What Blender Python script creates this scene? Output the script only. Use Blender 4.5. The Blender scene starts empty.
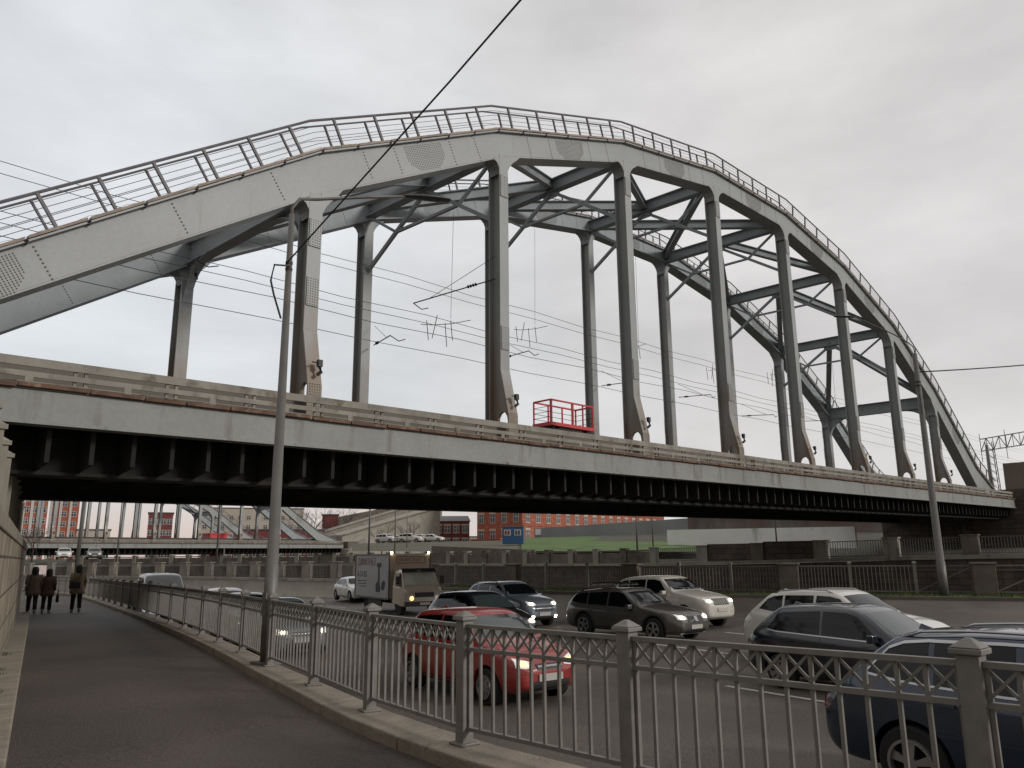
import bpy, bmesh, math, random
from mathutils import Vector, Matrix
from mathutils.bvhtree import BVHTree
random.seed(7)
PI = math.pi
C = bpy.data.collections.new('place'); bpy.context.scene.collection.children.link(C)
R = math.radians
V = Vector

# ------------------------------------------------------------------ camera
PSI, PITCH, ROLL, FPX = 0.777804582, 0.217511604, -0.00914177558, 778.252414
CAMZ = 1.6
fw = V((math.sin(PSI)*math.cos(PITCH), math.cos(PSI)*math.cos(PITCH), math.sin(PITCH)))
r0 = V((math.cos(PSI), -math.sin(PSI), 0)); u0 = r0.cross(fw)
rt = r0*math.cos(ROLL) + u0*math.sin(ROLL); up = -r0*math.sin(ROLL) + u0*math.cos(ROLL)
cam = bpy.data.objects.new('camera', bpy.data.cameras.new('camera'))
C.objects.link(cam)
M = Matrix((rt, up, -fw)).transposed().to_4x4(); M.translation = (0, 0, CAMZ)
cam.matrix_world = M
cam.data.sensor_width = 36; cam.data.lens = 36*FPX/1024; cam.data.clip_end = 6000; cam.data.clip_start = .05
bpy.context.scene.camera = cam
def azd(az, d, z=0):   # plan position from a bearing (degrees) and distance
    return V((math.sin(R(az))*d, math.cos(R(az))*d, z))
def zpx(px, py, d):     # height of the point seen at (px,py) when it stands d metres away
    v = rt*((px-512)/FPX)+up*((384-py)/FPX)+fw; return CAMZ+v.z/math.hypot(v.x, v.y)*d
def bearing(px): return 44.5649 + math.degrees(math.atan((px-512)/797.0))

# ------------------------------------------------------------------ tagging
def tag(o, label=None, cat=None, group=None, kind=None):
    if label: o['label'] = label
    if cat: o['category'] = cat
    if group: o['group'] = group
    if kind: o['kind'] = kind
    return o
def thing(name, label, cat, loc=(0, 0, 0), rz=0.0, group=None):
    o = bpy.data.objects.new(name, None); C.objects.link(o)
    o.location = loc; o.rotation_euler = (0, 0, rz); o.empty_display_size = .2
    return tag(o, label, cat, group)
def copy_tree(o, parent=None):
    c = o.copy(); C.objects.link(c)
    if parent: c.parent = parent
    for ch in list(o.children): copy_tree(ch, c)
    return c

# ------------------------------------------------------------------ mesh builder
class MB:
    def __init__(s): s.v = []; s.f = []; s.m = []; s.cm = 0
    def add(s, vs, fs):
        b = len(s.v); s.v += [tuple(x) for x in vs]
        for f in fs: s.f.append(tuple(b+i for i in f)); s.m.append(s.cm)
    def box(s, c, d, rz=0.0, slope=0.0, taper=1.0):
        cx, cy, cz = c; hx, hy, hz = d[0]/2, d[1]/2, d[2]/2
        ca, sa = math.cos(rz), math.sin(rz); vs = []
        for k in (-1, 1):
            t = taper if k > 0 else 1
            for (i, j) in ((-1, -1), (1, -1), (1, 1), (-1, 1)):
                x, y = i*hx*t, j*hy*t
                X = x*ca - y*sa
                vs.append((cx+X, cy+x*sa+y*ca, cz+k*hz+slope*X))
        s.add(vs, [(0, 3, 2, 1), (4, 5, 6, 7), (0, 1, 5, 4), (1, 2, 6, 5), (2, 3, 7, 6), (3, 0, 4, 7)])
        return s
    def bar(s, a, b, w, h, upv=(0, 0, 1)):
        a, b = V(a), V(b); d = (b-a)
        if d.length < 1e-6: return s
        d.normalize(); u = V(upv); x = d.cross(u)
        if x.length < 1e-4: x = d.cross(V((0, 1, 0)))
        x.normalize(); y = x.cross(d); vs = []
        for p in (a, b):
            for (i, j) in ((-1, -1), (1, -1), (1, 1), (-1, 1)):
                vs.append(p + x*(i*w/2) + y*(j*h/2))
        s.add(vs, [(0, 1, 2, 3), (7, 6, 5, 4), (0, 4, 5, 1), (1, 5, 6, 2), (2, 6, 7, 3), (3, 7, 4, 0)])
        return s
    def tube(s, pts, r, n=8, r2=None, caps=True):
        pts = [V(p) for p in pts]; N = len(pts); vs = []; fs = []
        for i, p in enumerate(pts):
            d = (pts[min(i+1, N-1)] - pts[max(i-1, 0)]).normalized()
            x = d.cross(V((0, 0, 1)))
            if x.length < 1e-3: x = d.cross(V((0, 1, 0)))
            x.normalize(); y = x.cross(d)
            rr = r[i] if isinstance(r, (list, tuple)) else (r if r2 is None else r+(r2-r)*i/(N-1))
            for k in range(n):
                a = 2*PI*k/n; vs.append(p + x*(math.cos(a)*rr) + y*(math.sin(a)*rr))
        for i in range(N-1):
            for k in range(n):
                k2 = (k+1) % n; fs.append((i*n+k, i*n+k2, (i+1)*n+k2, (i+1)*n+k))
        if caps: fs.append(tuple(range(n-1, -1, -1))); fs.append(tuple((N-1)*n+k for k in range(n)))
        s.add(vs, fs); return s
    def prism(s, poly, y0, y1, f=None):      # polygon in XZ extruded along Y (or via f(x,z,y))
        f = f or (lambda x, z, y: (x, y, z)); n = len(poly)
        vs = [f(x, z, y0) for x, z in poly] + [f(x, z, y1) for x, z in poly]
        fs = [tuple(range(n)), tuple(range(2*n-1, n-1, -1))]
        for i in range(n):
            j = (i+1) % n; fs.append((i, i+n, j+n, j))
        s.add(vs, fs); return s
    def lathe(s, prof, c=(0, 0, 0), n=16, axis='z', loop=False):
        vs = []; fs = []
        for (r, z) in prof:
            for k in range(n):
                a = 2*PI*k/n; x, y = r*math.cos(a), r*math.sin(a)
                if axis == 'z': vs.append((c[0]+x, c[1]+y, c[2]+z))
                else: vs.append((c[0]+x, c[1]+z, c[2]+y))
        for i in range(len(prof)-1):
            for k in range(n):
                k2 = (k+1) % n; fs.append((i*n+k, i*n+k2, (i+1)*n+k2, (i+1)*n+k))
        if loop: fs += [((len(prof)-1)*n+k, (len(prof)-1)*n+(k+1) % n, (k+1) % n, k) for k in range(n)]
        else: fs.append(tuple(range(n-1, -1, -1))); fs.append(tuple((len(prof)-1)*n+k for k in range(n)))
        s.add(vs, fs); return s
    def build(s, name, mat, parent=None, smooth=False, bevel=0, fix=True):
        me = bpy.data.meshes.new(name); me.from_pydata(s.v, [], s.f)
        mats = mat if isinstance(mat, (list, tuple)) else [mat]
        for m_ in mats: me.materials.append(m_)
        if len(mats) > 1: me.polygons.foreach_set('material_index', s.m)
        if fix:
            bm = bmesh.new(); bm.from_mesh(me)
            bmesh.ops.recalc_face_normals(bm, faces=bm.faces); bm.to_mesh(me); bm.free()
        if smooth:
            me.polygons.foreach_set('use_smooth', [True]*len(me.polygons))
        me.update()
        o = bpy.data.objects.new(name, me); C.objects.link(o)
        if parent: o.parent = parent
        if bevel:
            b = o.modifiers.new('b', 'BEVEL'); b.width = bevel; b.segments = 2; b.limit_method = 'ANGLE'
        return o

# ------------------------------------------------------------------ materials
def mat(name, col, rough=.7, metal=0.0, noise=None, bump=0.0, bscale=20, stain=None, emit=None, coat=0, spec=None, scale2=None):
    """noise=(scale, amount) mottles the colour; stain=(colour, scale, threshold, vertical stretch) adds streaks of its own shape"""
    m = bpy.data.materials.new(name); m.use_nodes = True
    nt = m.node_tree; N = nt.nodes; L = nt.links; b = N['Principled BSDF']
    b.inputs['Roughness'].default_value = rough; b.inputs['Metallic'].default_value = metal
    b.inputs['Base Color'].default_value = (*col, 1)
    if coat: b.inputs['Coat Weight'].default_value = coat; b.inputs['Coat Roughness'].default_value = .05
    if spec is not None: b.inputs['Specular IOR Level'].default_value = spec
    if emit: b.inputs['Emission Color'].default_value = (*emit[0], 1); b.inputs['Emission Strength'].default_value = emit[1]
    tc = N.new('ShaderNodeTexCoord'); last = None
    if noise:
        n = N.new('ShaderNodeTexNoise'); n.inputs['Scale'].default_value = noise[0]; n.inputs['Detail'].default_value = 6
        L.new(tc.outputs['Object'], n.inputs['Vector'])
        r = N.new('ShaderNodeMapRange'); r.inputs['From Min'].default_value = .3; r.inputs['From Max'].default_value = .7
        r.inputs['To Min'].default_value = 1-noise[1]; r.inputs['To Max'].default_value = 1+noise[1]
        L.new(n.outputs['Fac'], r.inputs['Value'])
        mx = N.new('ShaderNodeVectorMath'); mx.operation = 'SCALE'; mx.inputs[0].default_value = col
        L.new(r.outputs[0], mx.inputs['Scale']); last = mx.outputs[0]
        if scale2:
            n2 = N.new('ShaderNodeTexNoise'); n2.inputs['Scale'].default_value = scale2[0]; n2.inputs['Detail'].default_value = 3
            L.new(tc.outputs['Object'], n2.inputs['Vector'])
            r2 = N.new('ShaderNodeMapRange'); r2.inputs['From Min'].default_value = .35; r2.inputs['From Max'].default_value = .65
            r2.inputs['To Min'].default_value = 1-scale2[1]; r2.inputs['To Max'].default_value = 1+scale2[1]
            L.new(n2.outputs['Fac'], r2.inputs['Value'])
            m2 = N.new('ShaderNodeVectorMath'); m2.operation = 'SCALE'
            L.new(last, m2.inputs[0]); L.new(r2.outputs[0], m2.inputs['Scale']); last = m2.outputs[0]
    if stain:
        mp = N.new('ShaderNodeMapping'); mp.inputs['Scale'].default_value = (1, 1, stain[3])
        L.new(tc.outputs['Object'], mp.inputs['Vector'])
        n = N.new('ShaderNodeTexNoise'); n.inputs['Scale'].default_value = stain[1]; n.inputs['Detail'].default_value = 8; n.inputs['Roughness'].default_value = .65
        L.new(mp.outputs[0], n.inputs['Vector'])
        r = N.new('ShaderNodeMapRange'); r.inputs['From Min'].default_value = stain[2]; r.inputs['From Max'].default_value = stain[2]+.16
        L.new(n.outputs['Fac'], r.inputs['Value'])
        mx = N.new('ShaderNodeMix'); mx.data_type = 'RGBA'
        L.new(r.outputs[0], mx.inputs['Factor'])
        if last: L.new(last, mx.inputs[6])
        else: mx.inputs[6].default_value = (*col, 1)
        mx.inputs[7].default_value = (*stain[0], 1); last = mx.outputs[2]
    if last: L.new(last, b.inputs['Base Color'])
    if bump:
        n = N.new('ShaderNodeTexNoise'); n.inputs['Scale'].default_value = bscale; n.inputs['Detail'].default_value = 8
        L.new(tc.outputs['Object'], n.inputs['Vector'])
        bp = N.new('ShaderNodeBump'); bp.inputs['Strength'].default_value = bump; bp.inputs['Distance'].default_value = .02
        L.new(n.outputs['Fac'], bp.inputs['Height']); L.new(bp.outputs[0], b.inputs['Normal'])
    return m
def brick_mat(name, c1, c2, mortar, scale, bw=.25, bh=.075, gap=.01, rough=.9, rot=None, stain=None):
    m = mat(name, c1, rough, noise=None); nt = m.node_tree; N = nt.nodes; L = nt.links
    tc = N.new('ShaderNodeTexCoord'); sx = N.new('ShaderNodeSeparateXYZ'); L.new(tc.outputs['Object'], sx.inputs[0])
    ad = N.new('ShaderNodeMath'); ad.operation = 'ADD'; L.new(sx.outputs[0], ad.inputs[0]); L.new(sx.outputs[1], ad.inputs[1])
    cb = N.new('ShaderNodeCombineXYZ'); L.new(ad.outputs[0], cb.inputs[0]); L.new(sx.outputs[2], cb.inputs[1])
    br = N.new('ShaderNodeTexBrick'); br.inputs['Scale'].default_value = scale
    br.inputs['Color1'].default_value = (*c1, 1); br.inputs['Color2'].default_value = (*c2, 1); br.inputs['Mortar'].default_value = (*mortar, 1)
    br.inputs['Brick Width'].default_value = bw; br.inputs['Row Height'].default_value = bh; br.inputs['Mortar Size'].default_value = gap
    L.new(cb.outputs[0], br.inputs['Vector'])
    n = N.new('ShaderNodeTexNoise'); n.inputs['Scale'].default_value = 1.3; n.inputs['Detail'].default_value = 7; L.new(tc.outputs['Object'], n.inputs['Vector'])
    r = N.new('ShaderNodeMapRange'); r.inputs['From Min'].default_value = .3; r.inputs['From Max'].default_value = .7; r.inputs['To Min'].default_value = .6; r.inputs['To Max'].default_value = 1.3
    L.new(n.outputs['Fac'], r.inputs['Value'])
    mx = N.new('ShaderNodeVectorMath'); mx.operation = 'SCALE'; L.new(br.outputs['Color'], mx.inputs[0]); L.new(r.outputs[0], mx.inputs['Scale'])
    L.new(mx.outputs[0], N['Principled BSDF'].inputs['Base Color'])
    bp = N.new('ShaderNodeBump'); bp.inputs['Strength'].default_value = .5; bp.inputs['Distance'].default_value = .015; bp.invert = True
    L.new(br.outputs['Fac'], bp.inputs['Height']); L.new(bp.outputs[0], N['Principled BSDF'].inputs['Normal'])
    return m
STEEL = mat('steel_paint', (.275, .285, .28), .5, noise=(.5, .07), stain=((.20, .155, .115), 1.1, .63, .13), bump=.06, bscale=9, scale2=(9, .035))
FASC = mat('fascia_paint', (.225, .228, .215), .6, noise=(.6, .1), stain=((.11, .085, .062), 1.7, .55, .12), bump=.1, bscale=7, scale2=(9, .05))
STEELB = mat('steel_paint_inner', (.27, .295, .305), .6, noise=(.9, .12), stain=((.17, .13, .10), 1.2, .66, .25), bump=.12, bscale=9)
STEELH = mat('hanger_paint', (.275, .285, .28), .5, noise=(.7, .08), stain=((.22, .165, .11), .8, .58, .12), bump=.06, bscale=9)
def foot_rust(m, z0, z1, col):      # rust and grime that has run down and gathered on the lower part of the hangers
    nt = m.node_tree; N = nt.nodes; L = nt.links; b = N['Principled BSDF']; src = b.inputs['Base Color'].links[0].from_socket
    tc = N.new('ShaderNodeTexCoord'); sx = N.new('ShaderNodeSeparateXYZ'); L.new(tc.outputs['Object'], sx.inputs[0])
    mp = N.new('ShaderNodeMapping'); mp.inputs['Scale'].default_value = (1, 1, .25); L.new(tc.outputs['Object'], mp.inputs[0])
    n = N.new('ShaderNodeTexNoise'); n.inputs['Scale'].default_value = 1.6; n.inputs['Detail'].default_value = 7; L.new(mp.outputs[0], n.inputs['Vector'])
    r = N.new('ShaderNodeMapRange'); r.inputs['From Min'].default_value = z1; r.inputs['From Max'].default_value = z0; r.inputs['To Min'].default_value = -.30; r.inputs['To Max'].default_value = .42; L.new(sx.outputs[2], r.inputs['Value'])
    a = N.new('ShaderNodeMath'); a.operation = 'ADD'; L.new(n.outputs['Fac'], a.inputs[0]); L.new(r.outputs[0], a.inputs[1])
    q = N.new('ShaderNodeMapRange'); q.inputs['From Min'].default_value = .42; q.inputs['From Max'].default_value = .9; q.inputs['To Max'].default_value = .85; L.new(a.outputs[0], q.inputs['Value'])
    mx = N.new('ShaderNodeMix'); mx.data_type = 'RGBA'; L.new(q.outputs[0], mx.inputs['Factor']); L.new(src, mx.inputs[6]); mx.inputs[7].default_value = (*col, 1); L.new(mx.outputs[2], b.inputs['Base Color'])
foot_rust(STEELH, 6.0, 12.0, (.19, .125, .075))
RIVET = mat('rivet_paint', (.16, .15, .13), .6)
RAILS = mat('railing_paint', (.13, .12, .125), .6, noise=(4, .15))
DECKRAIL = mat('deck_railing_paint', (.23, .212, .178), .8, noise=(1.5, .2), stain=((.10, .07, .045), 1.8, .53, .8), bump=.3)
TIE = mat('tie_beam_paint', (.12, .105, .085), .8, noise=(.7, .2), stain=((.11, .08, .05), 1.1, .55, .7), bump=.2)
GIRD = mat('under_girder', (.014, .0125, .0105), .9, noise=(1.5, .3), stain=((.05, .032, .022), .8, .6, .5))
RUST = mat('rusty_plate', (.12, .068, .047), .9, noise=(3, .35), stain=((.30, .22, .16), 5, .55, 1), bump=.4)
PLANK = mat('walkway_plank', (.30, .235, .19), .9, noise=(3, .25), stain=((.36, .30, .25), 4, .56, 1), bump=.3)
DARK = mat('dark_iron', (.03, .028, .026), .6)
WIRE = mat('wire', (.06, .06, .065), .5, metal=.3)
CABLE = mat('black_cable', (.012, .012, .013), .6)
REDP = mat('red_paint', (.5, .03, .035), .45, noise=(6, .15))
GALV = mat('lamp_post_paint', (.135, .128, .118), .55, metal=.25, noise=(3, .15), stain=((.09, .075, .06), 3, .6, .2))
LAMPH = mat('lamp_head_paint', (.05, .05, .05), .4)
FENCE = mat('fence_paint', (.185, .172, .152), .55, metal=.1, noise=(8, .15), stain=((.09, .06, .04), 9, .62, .6))
FENCED = mat('quay_fence_paint', (.11, .10, .09), .7, noise=(5, .2))
ASPH = mat('path_asphalt', (.062, .048, .038), .72, noise=(.3, .45), bump=.8, bscale=40, scale2=(45, .5), stain=((.088, .073, .058), .16, .5, 1))
ROADM = mat('road_asphalt', (.082, .068, .053), .7, noise=(.25, .3), bump=.5, bscale=45, scale2=(35, .4), stain=((.055, .046, .037), .3, .52, 1))
KERB = mat('kerb_concrete', (.24, .205, .16), .9, noise=(2.5, .2), stain=((.09, .075, .06), 2.2, .6, 1), bump=.5, bscale=30)
CONC = mat('concrete', (.25, .225, .185), .92, noise=(.8, .2), stain=((.09, .075, .055), .9, .56, .3), bump=.3)
CONCD = mat('dark_concrete', (.13, .11, .088), .92, noise=(1.1, .25), stain=((.06, .048, .036), 1.1, .55, .4), bump=.3)
CONCL = mat('light_concrete', (.30, .275, .23), .92, noise=(.5, .15), stain=((.14, .12, .09), .8, .58, .15), bump=.2)
PAINTW = mat('road_marking', (.48, .47, .44), .8, noise=(8, .25), stain=((.08, .075, .07), 7, .62, 1))
GRASS = mat('grass', (.05, .085, .022), 1, noise=(.8, .35), bump=.8, bscale=12, scale2=(9, .35), stain=((.085, .075, .035), .5, .56, 1))
EARTH = mat('ground_earth', (.075, .07, .05), 1, noise=(.05, .3), bump=.5, bscale=3, scale2=(2, .25))
WATER = mat('canal_water', (.02, .022, .02), .12, bump=.35, bscale=2.5)
STONE = brick_mat('retaining_stone', (.30, .25, .18), (.23, .19, .14), (.09, .07, .05), 1, 1.5, .55, .02)
GRANITE = brick_mat('quay_granite', (.10, .075, .06), (.075, .058, .047), (.03, .025, .02), 1, 1.1, .4, .02)
BRICK = brick_mat('red_brick', (.42, .12, .065), (.33, .09, .05), (.2, .12, .09), 1, .3, .1, .008)
PYL = mat('pylon_stone', (.15, .115, .09), .9, noise=(.6, .15), bump=.3)
WHITEP = mat('white_hoarding', (.78, .76, .72), .85, noise=(.3, .08), stain=((.27, .25, .21), .35, .58, .5))
GREYW = mat('grey_hoarding', (.26, .26, .26), .8, noise=(.3, .12))
BLUEP = mat('blue_cabin', (.02, .07, .16), .6, noise=(2, .1))
WINW = mat('window_frame_white', (.48, .46, .43), .7)
WINC = mat('window_surround', (.5, .4, .3), .8)
GLASS = mat('window_glass', (.05, .055, .06), .08, spec=.8)
BARK = mat('bark', (.06, .045, .035), .95)
ROOFM = mat('roof_metal', (.12, .11, .11), .6)
PALEB = mat('pale_render', (.42, .37, .30), .9, noise=(.3, .1))
MAROON = mat('maroon_render', (.17, .045, .04), .9, noise=(.3, .1))
BALLAST = mat('ballast', (.12, .10, .085), 1, noise=(6, .4), bump=1, bscale=14)
RAILST = mat('rail_steel', (.16, .11, .08), .45, metal=.6)
# car materials
def paint(name, col, rough=.28, metal=.0):
    return mat(name, col, rough, metal=metal, coat=.8, noise=(1.5, .06), stain=(tuple(c*.6+.03 for c in col), 1.4, .62, 1.0))
TINT = mat('tinted_glass', (.004, .005, .006), .05, spec=.38)
TINTL = mat('windscreen_glass', (.03, .04, .04), .05, spec=1.0)
TYRE = mat('tyre_rubber', (.014, .013, .013), .9, noise=(20, .2))
RIM = mat('alloy', (.35, .35, .35), .35, metal=.8)
TRIM = mat('black_plastic', (.018, .018, .018), .6)
CHROME = mat('chrome', (.42, .42, .42), .25, metal=1)
PLATE = mat('licence_plate', (.42, .40, .36), .5)
HLON = mat('lit_headlamp', (.9, .88, .8), .2, emit=((1, .80, .50), 14))
HLDIM = mat('dim_headlamp', (.6, .6, .58), .15, emit=((1, .9, .75), .25))
HLAMB = mat('amber_lamp', (.8, .4, .1), .2, emit=((1, .5, .16), 3.5))
TLR = mat('tail_lamp', (.25, .01, .012), .2, coat=1)
# ------------------------------------------------------------------ plan lines
def lerp_line(pts, Y):
    if Y <= pts[0][1]: a, b = pts[0], pts[1]
    elif Y >= pts[-1][1]: a, b = pts[-2], pts[-1]
    else:
        for a, b in zip(pts, pts[1:]):
            if a[1] <= Y <= b[1]: break
    return a[0] + (b[0]-a[0])*(Y-a[1])/(b[1]-a[1])
def clamp(x, a=0., b=1.): return max(a, min(b, x))
def smooth(x): x = clamp(x); return x*x*(3-2*x)
FL = [(4.45, -14), (4.45, -.95), (4.5, 1.32), (4.55, 3.5), (4.62, 5.3), (4.97, 7.2), (5.52, 9.25), (6.1, 11.5), (6.72, 13.7), (7.3, 15.9), (7.8, 17.9), (8.35, 20.2), (8.9, 22.5), (10, 27.3), (13.2, 42), (15.2, 52), (16.2, 62), (15.7, 75), (12, 95), (5, 120)]
AL = [(50, -22), (43.5, -4), (38.3, 8.9), (33.7, 20.3), (32, 30), (32.2, 39), (34, 54), (31.5, 73.5), (24.5, 98), (13, 125)]
BL = [(70, -45), (60, -12), (54.6, 12.3), (53.5, 30), (53.5, 44), (54.5, 65), (51.5, 85), (43, 110), (33, 132)]
WLL = [(-.42-.245*20, -20), (-.42, 0), (6.07, 26.5), (8.6, 37), (9.8, 45), (9.6, 60), (7, 80), (0, 110)]
def zpath(Y): return -.01*clamp(Y, 0, 60)
def zA(Y): return -.2 + .15*smooth((Y-38)/16)
def zroad(X, Y):
    b = -.78-.01*clamp(Y, -20, 75); xk = lerp_line(AL, Y)-1.5
    amt = (-.34-b)*(1-smooth((Y-38)/14)); t = clamp((X-26)/max(xk-26, 1))
    return b + amt*t*t
def sheet(name, rows, mt, parent=None, smooth_=True):
    mb = MB(); n = len(rows[0])
    vs = [p for r in rows for p in r]
    fs = [(i*n+j, i*n+j+1, (i+1)*n+j+1, (i+1)*n+j) for i in range(len(rows)-1) for j in range(n-1)]
    mb.add(vs, fs); o = mb.build(name, mt, parent, smooth=smooth_, fix=False)
    # normals upward
    if o.data.polygons[0].normal.z < 0: o.data.flip_normals()
    return o
def frange(a, b, s):
    n = max(1, int(round((b-a)/s))); return [a+(b-a)*i/n for i in range(n+1)]

# ------------------------------------------------------------------ setting
YS = frange(-40, 130, 2)
rows = []
for Y in YS:
    xl = lerp_line(FL, Y)+.12; xr = lerp_line(AL, Y)-1.5
    rows.append([(xl+(xr-xl)*j/16, Y, zroad(xl+(xr-xl)*j/16, Y)) for j in range(17)])
tag(sheet('road', rows, ROADM), kind='structure')
rows = [[(lerp_line(WLL, Y)+.0+(lerp_line(FL, Y)-.3-lerp_line(WLL, Y))*j/4, Y, zpath(Y)) for j in range(5)] for Y in YS if Y <= 108]
tag(sheet('path', rows, ASPH), kind='structure')
# asphalt repair strip: a slightly raised newer patch by the bridge
# verge of rough grass between the far kerb and the quay fence
rows = [[(lerp_line(AL, Y)-1.32, Y, zA(Y)-.02), (lerp_line(AL, Y)-.7, Y, zA(Y)+.03), (lerp_line(AL, Y)+.35, Y, zA(Y)+.02)] for Y in YS if Y <= 50]
tag(sheet('verge', rows, GRASS), kind='structure')
# canal between the quays
mb = MB(); vs = []
rows = [[(lerp_line(AL, Y)+.3, Y, -3.2), (lerp_line(BL, Y)+.5, Y, -3.2)] for Y in frange(-44, 130, 3)]
tag(sheet('water', rows, WATER, smooth_=False), kind='structure')
def zB(Y): return 1.45-.55*smooth((Y-10)/35)
# ground: quay and embankment beyond the canal, one sheet out to the horizon
def zfar(X, Y):
    d = math.hypot(X, Y)
    s = smooth((X-62)/42)*(1-.75*smooth((Y-85)/45))
    return 1.25 + 3.6*s*smooth((d-70)/40) - .25*smooth((Y-60)/60)
rows = []
for Y in frange(-60, 132, 3):
    x0 = lerp_line(BL, Y)+.45; r = []
    for k in range(26):
        X = x0 + 2600*(k/25)**3.4
        t_ = smooth((X-x0)/9); r.append((X, Y, (zB(Y)-.03)*(1-t_)+zfar(X, Y)*t_))
    rows.append(r)
for Y in (160, 220, 350, 700, 1500, 3000):
    r = []
    for k in range(26):
        X = -600*(1 if Y > 200 else .1) + 3200*(k/25)**1.6
        r.append((X, Y, zfar(X, Y)))
    rows.append(r)
tag(sheet('ground', rows, EARTH), kind='structure')
rows = [[(X, Y, z) for X, z in ((-3000, 1.0), (-60, 1.6), (lerp_line(WLL, Y)-.35, 1.7))] for Y in frange(-400, 109, 8)]
tag(sheet('upper_ground', rows, EARTH), kind='structure')
rows = [[(X, Y, -6) for X in (-4000, 0, 4000)] for Y in (-4000, -41)]
tag(sheet('terrain', [[(x, y, -.9) for x in (-400, 0, 60)] for y in (-400, -40.2)], EARTH), kind='structure')
# lane markings
def marking(x0, y0, x1, y1, w=.13):
    mb = MB(); a = V((x0, y0, 0)); b = V((x1, y1, 0)); d = (b-a); n = max(1, int(d.length/1)); nx = V((-d.y, d.x, 0)).normalized()*w/2
    vs = []
    for i in range(n+1):
        p = a+d*i/n
        for s in (-1, 1):
            q = p+nx*s; vs.append((q.x, q.y, zroad(q.x, q.y)+.006))
    mb.add(vs, [(2*i, 2*i+1, 2*i+3, 2*i+2) for i in range(n)])
    return mb
marks = MB()
def addmark(*a):
    m_ = marking(*a); marks.add(m_.v, m_.f)
for y in range(-24, 70, 7):
    for off in (8.65, 12.6, 16.9):
        yy = y+ (1.2 if off == 8.65 else 0)
        f = lambda Y: lerp_line(FL, Y)+off-.0*Y
        addmark(f(yy), yy, f(yy+3.2), yy+3.2)
for y in range(-24, 100, 2):
    addmark(lerp_line(FL, y)+.75, y, lerp_line(FL, y+2)+.75, y+2)
tag(marks.build('road_markings', PAINTW), kind='structure')

# ------------------------------------------------------------------ kerbs
def ribbon(mb, line, ys, dx0, dx1, zb, zt, cap=True):
    """a continuous kerb or wall following a plan line"""
    n = 4; vs = []
    for Y in ys:
        X = lerp_line(line, Y)
        vs += [(X+dx0, Y, zb(Y)), (X+dx1, Y, zb(Y)), (X+dx1, Y, zt(Y)), (X+dx0, Y, zt(Y))]
    fs = []
    for i in range(len(ys)-1):
        for k in range(4):
            fs.append((i*4+k, i*4+(k+1) % 4, (i+1)*4+(k+1) % 4, (i+1)*4+k))
    fs += [(0, 1, 2, 3), tuple((len(ys)-1)*4+k for k in (3, 2, 1, 0))]
    mb.add(vs, fs)
mb = MB()
for Y in frange(-12, 96, 2.0):     # kerb blocks with thin joints
    ribbon(mb, FL, [Y+.01, Y+1, Y+1.99], -.31, .17, lambda y: -1.9, lambda y: zpath(y)+.115)
o = mb.build('kerb_strip', KERB, bevel=.015); tag(o, kind='structure')
mb = MB()
for Y in frange(-8, 90, 1.0):
    ribbon(mb, WLL, [Y+.006, Y+.994], -.02, .36, lambda y: -1, lambda y: zpath(y)+.07+.012*math.sin(y*7))
o = mb.build('kerb_stones', KERB, bevel=.02); tag(o, kind='structure')
mb = MB(); ribbon(mb, AL, [y for y in YS if y < 52], -1.5, -1.3, lambda y: -2, lambda y: zA(y)-.0)
tag(mb.build('far_kerb', CONCD), kind='structure')

# left retaining wall + its parapet fence
ys = frange(-10, 104, 2)
w = thing('retaining_wall', 'sandy stone retaining wall along the left side of the footpath', 'wall', (0, 0, 0))
mb = MB(); ribbon(mb, WLL, ys, -.6, 0, lambda y: -1.2, lambda y: 1.95); mb.build('wall_face', STONE, w)
mb = MB(); ribbon(mb, WLL, ys, -.62, .03, lambda y: 1.953, lambda y: 2.16); mb.build('coping', KERB, w, bevel=.02)
f = thing('wall_fence', 'tall close-barred fence with capped posts on top of the left stone wall', 'fence', (0, 0, 2.16))
mb = MB(); bars = MB()
for Y in frange(12.6, 60.6, .22):
    X = lerp_line(WLL, Y)-.42
    bars.box((X, Y, .72), (.10, .13, 1.30))
for z in (.12, 1.25): 
    for Y in frange(12.6, 58.6, 2): bars.bar((lerp_line(WLL, Y)-.42, Y, z), (lerp_line(WLL, Y+2)-.42, Y+2, z), .05, .05)
bars.build('bars', CONC, f)
for Y in frange(12.6, 60.6, 2.0):
    p = MB(); X = lerp_line(WLL, Y)-.42
    p.box((X, Y, .75), (.22, .22, 1.5)); p.box((X, Y, 1.54), (.3, .3, .08)); p.box((X, Y, 1.62), (.26, .26, .08), taper=.2)
    p.build('post', CONC, f)

# ------------------------------------------------------------------ street fence along the footpath
fence = thing('street_fence', 'grey metal street fence with crossed-bar top band along the footpath kerb', 'fence', (0, 0, 0))
py = [-3.2, -.95, 1.32, 3.5, 5.3, 7.2, 9.25, 11.5, 13.7, 15.9, 17.9, 20.2]
while py[-1] < 86: py.append(py[-1]+2.3)
pp = [V((lerp_line(FL, y), y, zpath(y)+.115)) for y in py]
rnd = random.Random(3)
for i, p in enumerate(pp):
    d = (pp[min(i+1, len(pp)-1)]-pp[max(i-1, 0)]); rz = math.atan2(d.y, d.x)+rnd.uniform(-.05, .05)
    mb = MB()
    mb.box((p.x, p.y, p.z+.5), (.11, .11, 1.0), rz)
    mb.box((p.x, p.y, p.z+1.015), (.155, .155, .03), rz)
    mb.box((p.x, p.y, p.z+1.055), (.15, .15, .045), rz, taper=.2)
    mb.box((p.x, p.y, p.z+.012), (.19, .19, .02), rz)
    mb.build('post', FENCE, fence, bevel=.006)
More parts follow.
